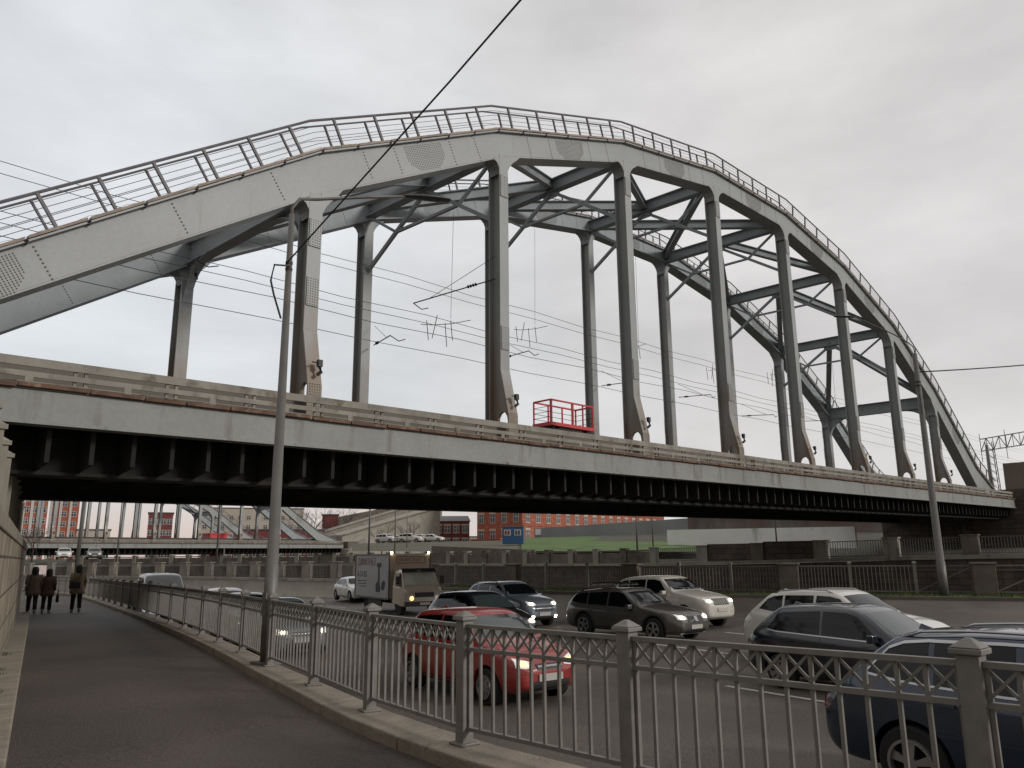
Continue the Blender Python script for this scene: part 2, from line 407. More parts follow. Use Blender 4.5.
for i in range(len(pp)-1):
    a, b = pp[i], pp[i+1]; d = b-a; L_ = d.length; u = d/L_
    a2, b2 = a+u*.056, b-u*.056
    mb = MB(); up3 = V((0, 0, 1))
    mb.bar(a2+up3*.955, b2+up3*.955, .055, .03)
    mb.bar(a2+up3*.765, b2+up3*.765, .04, .03)
    mb.bar(a2+up3*.13, b2+up3*.13, .04, .03)
    n = max(10, int(round(L_/.165)))
    for k in range(n+1):
        p = a2+(b2-a2)*((k+rnd.uniform(-.05, .05))/n) if 0 < k < n else (a2+u*.012 if k == 0 else b2-u*.012)
        mb.bar(p+up3*.145, p+up3*.94, .022, .022, upv=(u.x, u.y, 0))
    if a.y < 46:
        for k in range(n):
            p = a2+(b2-a2)*(k/n); q = a2+(b2-a2)*((k+1)/n)
            off = V((u.y, -u.x, 0))*.008
            mb.bar(p+up3*.785+off, q+up3*.94+off, .012, .016)
            mb.bar(q+up3*.785-off, p+up3*.94-off, .012, .016)
    mb.build('panel', FENCE, fence)

# ------------------------------------------------------------------ far quay fence (A) with concrete piers, wall below it further on
qw = thing('quay_wall', 'pale concrete wall beyond the traffic on the left half, carrying the piered fence', 'wall', (0, 0, 0))
mb = MB(); ribbon(mb, AL, frange(38, 124, 2), -.25, .25, lambda y: -3.4, lambda y: zA(y)-.16); mb.build('wall_face', CONCL, qw)
mb = MB(); ribbon(mb, AL, frange(38, 124, 2), -.38, .3, lambda y: zA(y)-.157, lambda y: zA(y)+.05); mb.build('coping', CONC, qw, bevel=.02)
mb = MB(); ribbon(mb, AL, frange(-22, 38, 2), .05, .5, lambda y: -3.4, lambda y: zA(y)-.0); mb.build('canal_face', GRANITE, qw)
qf = thing('quay_fence', 'dark barred quay fence between concrete piers beyond the traffic', 'fence', (0, 0, 0))
ys = [-19]; 
while ys[-1] < 120:
    y = ys[-1]; dx = lerp_line(AL, y+1)-lerp_line(AL, y); ys.append(y + (2.6 if y < 50 else 3.6)/math.hypot(1, dx))
for i in range(len(ys)-1):
    ya, yb = ys[i], ys[i+1]
    a = V((lerp_line(AL, ya), ya, zA(ya)+.03)); b = V((lerp_line(AL, yb), yb, zA(yb)+.03)); u = (b-a).normalized(); rz = math.atan2(u.y, u.x)
    pier = (i % 3 == 0) if ya < 42 else True
    mb = MB()
    if pier:
        w_ = .85 if ya < 42 else .9
        mb.box((a.x, a.y, a.z+.62), (w_, .42, 1.24), rz); mb.box((a.x, a.y, a.z+1.29), (w_+.12, .54, .09), rz)
        mb.build('pier', CONCD if ya < 42 else CONC, qf, bevel=.02)
    else:
        mb.box((a.x, a.y, a.z+.66), (.13, .13, 1.32), rz); mb.box((a.x, a.y, a.z+1.36), (.2, .2, .08), rz, taper=.4)
        mb.build('post', FENCE, qf)
    mb = MB(); z = V((0, 0, 1))
    g = u*(.43 if pier else .07); a2 = a+g; b2 = b-u*.07 - (u*.36 if (((i+1) % 3 == 0) if yb < 42 else True) else V((0, 0, 0)))
    gate = 0 <= ya < 11 or ya < -3
    mb.bar(a2+z*1.2, b2+z*1.2, .05, .05); mb.bar(a2+z*.12, b2+z*.12, .05, .04)
    if gate:
        mb.bar(a2+z*1.15, b2+z*.15, .04, .04); m_ = (a2+b2)/2; mb.bar(m_+z*.12, m_+z*1.2, .04, .04); mb.bar(a2+z*1.02, b2+z*1.02, .02, .02)
    n = 15 if not gate else 0
    for k in range(1, n):
        p = a2+(b2-a2)*(k/n); mb.bar(p+z*.14, p+z*1.18, .03, .03, upv=(u.x, u.y, 0))
    mb.build('panel', FENCE if (ya < 24 and i % 3 != 0) else FENCED, qf)

# ------------------------------------------------------------------ far embankment wall (B) and its fence
bw = thing('embankment_wall', 'dark granite embankment wall across the canal under the bridge', 'wall', (0, 0, 0))
def zB(Y): return 1.45-.55*smooth((Y-10)/35)
mb = MB(); ribbon(mb, BL, frange(-44, 131, 2.5), 0, .5, lambda y: -3.4, lambda y: zB(y)-.25); mb.build('wall_face', GRANITE, bw)
mb = MB(); ribbon(mb, BL, frange(-44, 131, 2.5), -.15, .6, lambda y: zB(y)-.247, lambda y: zB(y)); mb.build('coping', CONC, bw)
bf = thing('embankment_fence', 'barred fence between stone piers on the far embankment wall', 'fence', (0, 0, 0))
ys = [-40]
while ys[-1] < 128: ys.append(ys[-1]+ (4.6 if ys[-1] < 36 else 3.0))
for i in range(len(ys)-1):
    ya, yb = ys[i], ys[i+1]
    a = V((lerp_line(BL, ya)+.2, ya, zB(ya)+.004)); b = V((lerp_line(BL, yb)+.2, yb, zB(yb)+.004)); u = (b-a).normalized(); rz = math.atan2(u.y, u.x); z = V((0, 0, 1))
    mb = MB(); w_ = .95 if ya < 36 else .6
    mb.box((a.x, a.y, a.z+.48), (w_, .5, 1.36), rz); mb.box((a.x, a.y, a.z+1.2), (w_+.1, .6, .08), rz)
    mb.build('pier', CONC if i % 3 else CONCD, bf)
    mb = MB(); g = w_/2
    if 22 < ya < 33:      # solid brown parapet stretch
        mb.box(((a.x+b.x)/2, (a.y+b.y)/2, a.z+.5), ((b-a).length-w_+.02, .3, 1.42), rz); mb.build('solid_parapet', GRANITE, bf); continue
    if ya > 34:           # low concrete parapet panels
        mb.box(((a.x+b.x)/2, (a.y+b.y)/2, a.z+.36), ((b-a).length-w_+.02, .22, 1.0), rz); mb.bar(a+u*g+z*1.0, b-u*g+z*1.0, .2, .12)
        mb.build('parapet_panel', CONCD, bf); continue
    mb.bar(a+u*g+z*1.08, b-u*g+z*1.08, .06, .05); mb.bar(a+u*g+z*.1, b-u*g+z*.1, .05, .05)
    for k in range(1, 22):
        p = a+u*g+(b-a-u*2*g)*(k/22); mb.bar(p+z*.1, p+z*1.06, .035, .035, upv=(u.x, u.y, 0))
    mb.build('panel', FENCED, bf)
# ------------------------------------------------------------------ the arch bridge
S = .0125
NX = [3.286+8.028*k for k in range(10)]
NT = [8.45, 13.75, 17.78, 20.33, 21.66, 21.66, 20.33, 17.78, 13.6, 8.3]
ND = [1.25, 1.32, 1.12, 1.02, 1.0, 1.0, 1.02, 1.12, 1.3, 1.25]
WB = 8.5
def make_bridge():
    root = thing('arch_bridge', 'nearest grey steel arch railway bridge crossing over the road and path', 'bridge', (0, 20.3, 0), 0, 'parallel steel arch railway bridges')
    sh = lambda x, z, y: (x, y, z+S*x)
    def rib(y0, xo, name_y, steel):
        nx = [x+xo for x in NX]
        sl_ = [.75]+[(NT[k+1]-NT[k-1])/16.056 for k in range(1, 9)]+[-.75]
        tx = [nx[k]-.95*sl_[k] for k in range(10)]; tz = [NT[k]-.15-.75*sl_[k]**2 for k in range(10)]; tx[1] = nx[1]+.05; tz[1] = NT[1]+.05; tx[8] = nx[8]-.05; tz[8] = NT[8]
        xs = [nx[0]-5.2]+tx+[nx[9]+5.2]; top = [5.9]+tz+[5.9]
        mb = MB()
        # core web
        botx = [nx[0]-1.9]+nx[1:9]+[nx[9]+.6]; 
        bz = [6.0]+[NT[k]-ND[k] for k in range(1, 9)]+[6.0]
        poly_segs = []
        for k in range(len(xs)-1):
            if k == 0: poly = [(xs[0], top[0]), (xs[1], top[1]), (botx[0], bz[0]), (xs[0]+1.3, 5.5), (xs[0]-.2, 5.5)]
            elif k == len(xs)-2: poly = [(xs[k], top[k]), (xs[k+1], top[k+1]), (xs[k+1]+.2, 5.5), (xs[k+1]-1.3, 5.5), (botx[9], bz[9])]
            else: poly = [(xs[k], top[k]), (xs[k+1], top[k+1]), (botx[k], bz[k]), (botx[k-1], bz[k-1])]
            mb.prism(poly, y0-.3, y0+.3, sh)
        # flanges
        for k in range(len(xs)-1):
            mb.prism([(xs[k], top[k]+.004), (xs[k+1], top[k+1]+.004), (xs[k+1], top[k+1]+.06), (xs[k], top[k]+.06)], y0-.46, y0+.46, sh)
        for k in range(len(botx)-1):
            mb.prism([(botx[k], bz[k]-.004), (botx[k+1], bz[k+1]-.004), (botx[k+1], bz[k+1]-.06), (botx[k], bz[k]-.06)], y0-(.297 if y0 < 4 else .5), y0+(.5 if y0 < 4 else .297), sh)
        # fillets where the hangers meet the chord
        for k in range(1, 9):
            for s in (-1, 1):
                zb = bz[k]-.06; j = k+s
                sl = (bz[j]-bz[k])/(botx[j]-botx[k])*s
                r = .75; x0 = nx[k]+s*.2
                pts = [(x0-s*.02, zb+.05+sl*.2), (x0+s*r, zb+.03+sl*(r+.2))]
                for t in (.2, .4, .6, .8):
                    a = PI/2*t; cx, cz = x0+s*r, zb-r
                    px_ = cx-s*math.sin(a)*r; pz = cz+math.cos(a)*r
                    pz += sl*(abs(px_-x0))*1.0*(1-t)
                    pts.append((px_, pz))
                pts.append((x0, zb-r))
                mb.prism(pts, y0-.303, y0+.303, sh)
                if sl*s*s < -.05 and False: pass
        mb.cm = 1
        # riveted splice plates, one near the middle of each panel
        for k in range(9):
            t0 = .52 if k else .03; n = 0
            xa, xb, za, zb2 = tx[k], tx[k+1], tz[k], tz[k+1]
            dx, dz = xb-xa, zb2-za; L_ = math.hypot(dx, dz); ux, uz = dx/L_, dz/L_; vx, vz = uz, -ux
            cx, cz = xa+dx*t0, za+dz*t0
            dep = (ND[k]+ND[k+1])/2*ux
            for side in (-1,):
                yy = y0+side*.3
                m_ = 0
                for j in range(15):
                    v = .12+(dep-.24)*j/14
                    hw = .95 if v < dep*.55 else .95*(1-(v-dep*.55)/(dep*.45)*.6)
                    i = -12
                    while i <= 12:
                        s_ = i*.08
                        if abs(s_) <= hw:
                            X = cx+ux*s_+vx*v; Z = cz+uz*s_+vz*v
                            r = .019
                            c0 = sh(X, Z, yy-.018)
                            mb.add([(X-r, yy, Z-r+S*X), (X+r, yy, Z-r+S*X), (X+r, yy, Z+r+S*X), (X-r, yy, Z+r+S*X), c0], [(0, 1, 4), (1, 2, 4), (2, 3, 4), (3, 0, 4)])
                        i += 1
                for s_ in ((-2.7, -1.35, 1.35, 2.7) if k else (1.35, 5.0, 8.3)):      # transverse rivet rows
                    for j in range(9):
                        v = .12+(dep-.24)*j/8; X = cx+ux*s_+vx*v; Z = cz+uz*s_+vz*v; r = .026
                        c0 = sh(X, Z, yy-.022)
                        mb.add([(X-r, yy, Z-r+S*X), (X+r, yy, Z-r+S*X), (X+r, yy, Z+r+S*X), (X-r, yy, Z+r+S*X), c0], [(0, 1, 4), (1, 2, 4), (2, 3, 4), (3, 0, 4)])
        mb.build('arch_rib', [steel, RIVET], root)
        # walkway planks on top of the chord
        mb = MB()
        for k in range(len(xs)-1):
            dx, dz = xs[k+1]-xs[k], top[k+1]-top[k]; L_ = math.hypot(dx, dz); n = max(2, int(L_/1.35))
            for i in range(n):
                a, b = (i+.03)/n, (i+.97)/n
                j_ = random.uniform(-.012, .012)
                for (ya, yb) in ((-.48, -.30), (-.28, -.10), (-.08, .10), (.12, .20)):
                    mb.prism([(xs[k]+dx*a, top[k]+dz*a+.085+j_), (xs[k]+dx*b, top[k]+dz*b+.085+j_), (xs[k]+dx*b, top[k]+dz*b+.165+j_), (xs[k]+dx*a, top[k]+dz*a+.165+j_)], y0+ya, y0+yb, sh)
        mb.cm = 1
        for k in range(len(xs)-1):
            dx, dz = xs[k+1]-xs[k], top[k+1]-top[k]; L_ = math.hypot(dx, dz); n = max(2, int(L_/1.35))
            for i in range(n):
                a = i/n; x, z = xs[k]+dx*a, top[k]+dz*a
                mb.prism([(x-.05, z-.0), (x+.05, z-.0), (x+.05, z+.083), (x-.05, z+.083)], y0-.46, y0+.18, sh)
        mb.build('walkway', [PLANK, DARK], root)
        # railings
        for side in (-1, 1):
            mb = MB(); yy = y0+(-.42 if side < 0 else .12)
            for k in range(len(xs)-1):
                dx, dz = xs[k+1]-xs[k], top[k+1]-top[k]; L_ = math.hypot(dx, dz); ux, uz = dx/L_, dz/L_; n = max(2, int(L_/1.5))
                nxv, nzv = -uz, ux
                for i in range(n):
                    a = (i+.5)/n; x, z = xs[k]+dx*a, top[k]+dz*a+.06
                    mb.bar(sh(x, z, yy), sh(x+nxv*.97, z+nzv*.97, yy), .075 if side < 0 else .05, .07, upv=(0, 1, 0))
            # mitred rails
            def off(h):
                pts = []
                for k in range(len(xs)):
                    k0, k1 = max(k-1, 0), min(k+1, len(xs)-1)
                    dx, dz = xs[k1]-xs[k0], top[k1]-top[k0]; L_ = math.hypot(dx, dz)
                    pts.append(V(sh(xs[k]-dz/L_*h, top[k]+.06+dx/L_*h, yy)))
                return pts
            mb.tube(off(.97), .042 if side < 0 else .03, 6)
            for h in ((.24, .42, .6, .78) if side < 0 else (.5,)): mb.tube(off(h), .009, 4)
            mb.build('walkway_railing', RAILS, root)
        # thin zigzag wire along the walkway edge
        mb = MB(); pts = []
        for k in range(1, len(xs)-2):
            dx, dz = xs[k+1]-xs[k], top[k+1]-top[k]; L_ = math.hypot(dx, dz); n = int(L_/.5)
            for i in range(n):
                a = i/n; pts.append(sh(xs[k]+dx*a, top[k]+dz*a+(.17 if i % 2 else .24), y0-.3))
        mb.tube(pts, .005, 3); mb.build('zigzag_wire', RAILS, root)
        # hangers
        for k in range(1, 9):
            x = nx[k]; zt = bz[k]-.0; z0 = 5.75
            mb = MB(); inn = 1 if y0 < 4 else -1; o_ = -inn      # o_ = outward direction
            fold = z0+2.3
            def plate(p, q, wdt=.46, th=.05, m_=mb):      # along y-z line
                (ya, za), (yb, zb2) = p, q
                m_.add([(x-wdt/2, ya, za), (x+wdt/2, ya, za), (x+wdt/2, ya-o_*th, za), (x-wdt/2, ya-o_*th, za),
                        (x-wdt/2, yb, zb2), (x+wdt/2, yb, zb2), (x+wdt/2, yb-o_*th, zb2), (x-wdt/2, yb-o_*th, zb2)],
                       [(0, 1, 2, 3), (4, 5, 6, 7), (0, 1, 5, 4), (1, 2, 6, 5), (2, 3, 7, 6), (3, 0, 4, 7)])
            zs = S*x
            plate((y0+o_*.31, fold+zs), (y0+o_*.31, zt+zs)); plate((y0+o_*.72, z0+.55+zs), (y0+o_*.31, fold+zs-.002)); plate((y0+o_*.72, 5.0+zs), (y0+o_*.72, z0+.548+zs))
            plate((y0-o_*.26, 5.0+zs), (y0-o_*.26, zt+zs))
            # web with the small arched opening at the foot
            def quad(p4, hw=.06):
                vs = [(x-hw, y_, z_+zs) for y_, z_ in p4]+[(x+hw, y_, z_+zs) for y_, z_ in p4]; n = len(p4)
                mb.add(vs, [tuple(range(n)), tuple(range(2*n-1, n-1, -1))]+[(i, i+n, (i+1) % n+n, (i+1) % n) for i in range(n)])
            e = .262
            quad([(y0-o_*e, z0+.95), (y0+o_*.62, z0+.95), (y0+o_*(.31-.05), fold), (y0-o_*e, fold)])
            quad([(y0-o_*e, fold+.001), (y0+o_*e, fold+.001), (y0+o_*e, zt), (y0-o_*e, zt)])
            ar = [(y0+o_*.62, z0+.949), (y0-o_*e, z0+.949), (y0-o_*e, 5.0), (y0-o_*.05, 5.0)]
            for t in range(7):
                a = PI*t/6; ar.append((y0+o_*(.22-.27*math.cos(a)), z0+.35+.38*math.sin(a)))
            ar += [(y0+o_*.49, 5.0), (y0+o_*.68, 5.0), (y0+o_*.68, z0+.55)]
            quad(ar)
            mb.box((x, y0+o_*.335, fold+1.2+zs), (.40, .02, .9)) ; mb.box((x, y0+o_*.335, zt-1.3+zs), (.40, .02, .9))
            mb.cm = 1
            if y0 < 4:
                rv = mb
                for zc in (fold+1.2, zt-1.3, z0+.2):
                    for i in range(5):
                        for j in range(11):
                            X = x-.16+.08*i; Z = zc-.4+.08*j+zs; yy = y0+o_*(.345 if zc != z0+.2 else .72); r = .018
                            rv.add([(X-r, yy, Z-r), (X+r, yy, Z-r), (X+r, yy, Z+r), (X-r, yy, Z+r), (X, yy-.016, Z)], [(0, 1, 4), (1, 2, 4), (2, 3, 4), (3, 0, 4)])
            mb.build('hanger', [STEELH, RIVET], root)
            if y0 < 4:
                jb = MB(); jb.box((x+.06, y0-.83, z0+1.2+zs), (.14, .12, .2)); jb.tube([(x+.06, y0-.84, z0+1.1+zs), (x+.1, y0-.86, z0+.95+zs), (x, y0-.8, z0+.85+zs)], .06, 6)
                jb.bar((x+.06, y0-.7, z0+1.25+zs), (x-.2, y0-.85, z0+1.2+zs), .03, .03)
                jb.build('junction_box', DARK, root)
    rib(0, 0, 0, STEEL); rib(WB, -.43, 0, STEELB)
    # upper bracing: struts, K frames, laterals
    def N_(k, dz=-.5): return V((NX[k], .3, NT[k]+dz+S*NX[k]))
    def F_(k, dz=-.5): return V((NX[k]-.43, WB-.3, NT[k]+dz+S*NX[k]))
    def ibeam(mb, a, b, h=.7, w=.4):
        mb.bar(a, b, .03, h); up_ = V((0, 0, h/2))
        mb.bar(a+up_, b+up_, w, .035); mb.bar(a-up_, b-up_, w, .035)
    for k in range(1, 9):
        mb = MB(); portal = k in (1, 8)
        a, b = N_(k, -.72), F_(k, -.72)
        if portal: a, b = N_(k, -.95), F_(k, -.95)
        ibeam(mb, a, b, .9 if portal else .62, .45)
        mb.build('cross_strut', STEELB, root)
        mb = MB(); m_ = (a+b)/2
        if portal:
            for p, s in ((a, 1), (b, -1)):
                z0 = p.z-.47; y1 = p.y; pts = [(y1, z0+.01), (y1+s*2.0, z0+.01)]
                for t in range(1, 8):
                    an = PI/2*t/8; pts.append((y1+s*(2.0-2.0*math.sin(an)), z0-1.6*(1-math.cos(an))))
                pts.append((y1, z0-1.6))
                vs = [(p.x-.03, y_, z_) for y_, z_ in pts]+[(p.x+.03, y_, z_) for y_, z_ in pts]; n = len(pts)
                mb.add(vs, [tuple(range(n)), tuple(range(2*n-1, n-1, -1))]+[(i, i+n, (i+1) % n+n, (i+1) % n) for i in range(n)])
                for i in range(1, n-1): mb.bar((p.x, pts[i][0], pts[i][1]), (p.x, pts[i+1][0], pts[i+1][1]), .3, .03)
            mb.build('portal_haunch', STEELB, root)
        else:
            nl = V((a.x, .28, a.z-2.95)); fl = V((b.x, WB-.28, b.z-2.95))
            c = m_-V((0, 0, .3))
            mb.bar(c, nl, .14, .16); mb.bar(c, fl, .14, .16)
            n2, f2 = (c+nl)/2, (c+fl)/2
            mb.bar(n2, f2, .12, .12)
            mb.bar(n2, a-V((0, 0, .3)), .12, .12); mb.bar(f2, b-V((0, 0, .3)), .12, .12)
            mb.bar(c-V((0, .5, 0)), c+V((0, .5, 0)), .04, .7)
            mb.build('sway_frame', STEELB, root)
    for k in range(1, 8):
        mb = MB()
        if k == 4:
            ibeam(mb, N_(4), F_(5), .5, .35); ibeam(mb, F_(4, -.6), N_(5, -.6), .5, .35)
        else:
            s, t = (k, k+1) if k < 4 else (k+1, k)
            m_ = (N_(t, -.6)+F_(t, -.6))/2
            ibeam(mb, N_(s), m_, .45, .3); ibeam(mb, F_(s), m_, .5, .35)
        mb.build('lateral_brace', STEELB, root)
    # tie girders, deck, floor beams
    XA, XB = -5.5, 81.6
    def run(mb, y0, y1, z0, z1, xa=XA, xb=XB): mb.prism([(xa, z0), (xb, z0), (xb, z1), (xa, z1)], y0, y1, sh)
    for y0, nm in ((0, 'near'), (WB, 'far')):
        mb = MB(); run(mb, y0-.28, y0+.28, 4.6, 5.98); mb.build('tie_girder', TIE, root)
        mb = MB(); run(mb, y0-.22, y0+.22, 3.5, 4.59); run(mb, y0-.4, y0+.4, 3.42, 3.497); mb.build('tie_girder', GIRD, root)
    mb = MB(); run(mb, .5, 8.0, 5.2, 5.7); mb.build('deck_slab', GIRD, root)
    mb = MB(); run(mb, .55, 7.95, 5.702, 6.0); mb.build('ballast', BALLAST, root)
    mb = MB(); run(mb, .5, .62, 5.98, 6.22); run(mb, 7.9, 8.0, 5.98, 6.2); mb.build('ballast_kerb', DARK, root)
    mb = MB()
    for yc in (2.3, 6.2):
        for d in (-.76, .76): run(mb, yc+d-.035, yc+d+.035, 6.06, 6.2)
    mb.build('rail', RAILST, root)
    x = XA+.5
    while x < XB:
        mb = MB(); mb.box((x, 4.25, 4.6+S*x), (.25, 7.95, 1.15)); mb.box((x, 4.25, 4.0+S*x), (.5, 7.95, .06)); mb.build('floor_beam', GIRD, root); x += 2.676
    for yc in (1.5, 3.1, 5.4, 7.0):
        mb = MB(); run(mb, yc-.08, yc+.08, 4.4, 5.199); mb.build('stringer', GIRD, root)
    for side, ye in ((-1, -1.5), (1, WB+1.5)):
        mb = MB(); run(mb, ye-.12, ye+.12, 4.44, 5.1)
        run(mb, ye-.2, ye+.2, 4.36, 4.437)
        mb.build('fascia_beam', FASC, root)
        mb = MB(); x = XA+.3
        yi = side*.24 if side < 0 else WB+.24
        while x < XB:      # cantilever brackets carrying the side walkway
            mb = MB(); mb.add([(x+d, y_, z_+S*x) for d in (-.05, .05) for (y_, z_) in ((yi, 3.52), (yi, 5.05), (yi+(ye-yi)*.72, 5.05), (yi+(ye-yi)*.72, 3.62))],
                   [(0, 1, 2, 3), (7, 6, 5, 4), (0, 4, 5, 1), (1, 5, 6, 2), (2, 6, 7, 3), (3, 7, 4, 0)])
            mb.build('walkway_bracket', GIRD, root)
            x += .8925
        mb = MB(); run(mb, min(ye-side*-.16, yi), max(ye-side*-.16, yi), 5.104, 5.16); mb.build('side_walkway', CONCD, root)
        # rusty strips on the outer edge
        mb = MB(); x = XA
        while x < XB-.2:
            L_ = random.uniform(.9, 1.5); j_ = random.uniform(-.015, .015)
            xe = min(x+L_-.04, XB)
            mb.prism([(x, 5.13+j_), (xe, 5.13+j_-.006), (xe, 5.21+j_), (x, 5.215+j_)], ye+side*.165, ye+side*.235, sh); x += L_
        mb.build('edge_strip', RUST, root)
        # plank railing
        mb = MB(); yr = ye+side*.05
        run(mb, yr-.02, yr+.02, 5.61, 5.80); run(mb, yr-.02, yr+.02, 5.38, 5.50); mb.build('plank_rail', DECKRAIL, root)
        mb = MB(); mb.tube([sh(XA, 5.27, yr), sh(XB, 5.27, yr)], .018, 6); mb.build('pipe_rail', DECKRAIL, root)
        mb = MB(); x = XA+.4; n = 0
        while x < XB:
            for dx in (0, .22):
                mb = MB(); mb.box((x+dx, yr-side*.06, 5.48+S*x), (.07, .07, .66)); mb.build('railing_post', DECKRAIL, root)
            mb = MB(); mb.box((x-.9, yr+side*.01, 5.32+S*(x-.9)), (.16, .03, .2)); mb.build('rail_clip', DECKRAIL, root); x += 2.0
    return root
bridge = make_bridge()
def far_bridge(x, y, z, label):
    c = copy_tree(bridge); c.location = (x, y, z); c.rotation_euler = (0, S, 0)
    c['label'] = label; return c
far_bridge(9.6, 145, -.85, 'second grey steel arch bridge seen through the underpass at far left')
far_bridge(9.6, 176, -.85, 'third steel arch bridge, farthest away behind the second one')

# abutments of the near bridge
ab = thing('bridge_abutment', 'dark brown stone pylon and abutment at the right end of the near bridge', 'abutment', (84, 24, 0))
mb = MB(); mb.box((1.4, 0, 2.9), (7.2, 13, 8.4)); mb.build('abutment_body', GRANITE, ab)
mb = MB(); mb.prism([(-1.2, 4.2), (3.4, 4.2), (2.8, 9.6), (-.8, 9.6)], -6.9, -4.4); mb.build('pylon', PYL, ab, bevel=.05)
mb = MB(); mb.add([(-1.3, -7.0, -1), (1.0, -8.2, -1), (1.0, -8.2, 7.4), (-.9, -7.0, 8.6), (4, -7.0, -1), (4, -7.0, 8.6)], [(0, 1, 2, 3), (1, 4, 5, 2), (0, 3, 5, 4), (3, 2, 5), (0, 4, 1)]); mb.build('wing_wall', CONC, ab)
ab2 = thing('left_abutment', 'concrete abutment under the left end of the near bridge', 'abutment', (-9, 24, 0))
mb = MB(); mb.box((0, 0, 2.0), (7, 13, 6.3)); mb.build('abutment_body', CONCD, ab2)
# far bridges: abutment and its rubble cone
ab3 = thing('far_abutment', 'grey concrete abutment at the right end of the second bridge', 'abutment', (93, 150, 0))
mb = MB(); mb.box((2.5, 0, 2.4), (6, 13, 5)); mb.build('abutment_body', CONCD, ab3)
mb = MB(); mb.lathe([(7.5, 0), (5.4, 2.6), (2.0, 4.2), (.3, 5.0)], (4, -6, .6), 9); mb.build('rubble_cone', CONC, ab3)

# red platform cage standing on the track
cg = thing('work_platform', 'red tubular work platform cage standing on the bridge deck', 'platform', (26.05, 23.9, 0), 0)
mb = MB(); zb = 7.25+S*25; Lx, Ly, Hh = 3.0, 1.1, 1.1
def rail_(a, b, w=.06): mb.bar(a, b, w, w)
for (x, y) in ((0, 0), (Lx, 0), (Lx, Ly), (0, Ly), (1.5, 0), (2.25, 0), (1.0, Ly), (2.0, Ly)):
    rail_((x, y, zb), (x, y, zb+Hh), .09 if (x, y) in ((0, 0), (1.5, 0)) else .06)
for h in (Hh,):
    for a, b in (((0, 0), (Lx, 0)), ((Lx, 0), (Lx, Ly)), ((Lx, Ly), (0, Ly)), ((0, Ly), (0, 0))): rail_((*a, zb+h), (*b, zb+h), .07)
mb.build('frame', REDP, cg)
mb = MB()
for h in (.3, .55, .8):
    for a, b in (((Lx, 0), (Lx, Ly)), ((Lx, Ly), (0, Ly)), ((0, Ly), (0, 0))): mb.bar((*a, zb+h), (*b, zb+h), .02, .02)
mb.build('side_bars', DARK, cg)
mb = MB(); mb.box((Lx/2, Ly/2, zb-.02), (Lx+.1, Ly+.1, .16)); mb.build('base', REDP, cg)
mb = MB()
for x in (.5, Lx-.5):
    for y in (.15, Ly-.15): mb.lathe([(.14, -.05), (.16, 0), (.14, .05)], (x, y, zb-.2), 12, axis='y')
mb.box((Lx/2, Ly/2, zb-.16), (Lx-.5, .9, .1)); mb.build('wheels', DARK, cg)

# ------------------------------------------------------------------ overhead wires
def wire(name, pts, r, label, cat='wire', group=None, m_=WIRE, sag=0):
    mb = MB(); P = [V(p) for p in pts]
    if sag and len(P) == 2:
        a, b = P; P = [a+(b-a)*(i/24)-V((0, 0, 1))*sag*4*(i/24)*(1-i/24) for i in range(25)]
    mb.tube(P, r, 5); o = mb.build(name, m_, smooth=True); tag(o, label, cat, group); return o
for i, (Y, z, lab) in enumerate(((26.3, 13.45, 'topmost overhead railway wire above the bridge deck'), (26.3, 13.05, 'second highest overhead railway wire above the bridge deck'),
                           (24.6, 11.2, 'third overhead railway wire down, level with the insulator arms'), (24.6, 10.85, 'fourth overhead railway wire down between the arches'),
                           (22.6, 9.75, 'fifth overhead railway wire down, nearer the front arch'), (22.6, 9.0, 'lowest overhead railway contact wire over the bridge deck'))):
    pts = []
    for k in range(-4, 22):
        x = k*8.028+3.3; pts.append((x, Y, z+S*x)); pts.append((x+4, Y+.1, z+S*(x+4)-.02-(.04 if i % 2 == 0 else 0)))
    wire('overhead_wire', pts, .012, lab, 'wire', 'overhead railway wires')
# insulator arms on hangers
arm = thing('insulator_arm', 'thin insulator arm reaching from a far hanger over the track', 'insulator arm', (0, 0, 0))
arms = []
for j, (k, Y, z, d) in enumerate(((2, 28.2, 10.6, -1), (3, 28.2, 11.3, -1), (4, 28.2, 10.9, -1), (5, 28.2, 11.2, -1), (6, 28.2, 10.8, -1), (7, 28.2, 11.2, -1), (2, 20.3, 11.6, 1), (1, 28.2, 11.8, -1))):
    x = NX[k]; zz = z+S*x; mb = MB()
    a = V((x-.2, Y, zz)); b = V((x-1.6, Y+d*3.2, zz-.5))
    mb.tube([a, b], .025, 5); mb.tube([a+V((0, 0, .9)), a+(b-a)*.8], .012, 4)
    t = thing('insulator_arm', 'insulator arm fixed to %s' % ['second far hanger', 'third far hanger', 'fourth far hanger', 'fifth far hanger', 'sixth far hanger', 'seventh far hanger', 'second near hanger', 'first far hanger'][j]+' from the left, reaching over the track', 'insulator arm', tuple(a), 0, 'insulator arms on the hangers')
    sh_ = [tuple(V(v)-a) for v in mb.v]; mb.v = sh_; mb.build('tube', DARK, t)
    mb = MB()
    for i in range(4): mb.lathe([(.03, -.03), (.07, 0), (.03, .03)], (-.35-.1*i*.4, d*(.7+.1*i), -.12-.015*i), 8, axis='y')
    mb.tube([b-a, b-a+V((.5, .1, -.12)), b-a+V((.9, .2, .05))], .02, 5)
    mb.build('insulator', DARK, t)
bpy.data.objects.remove(arm)
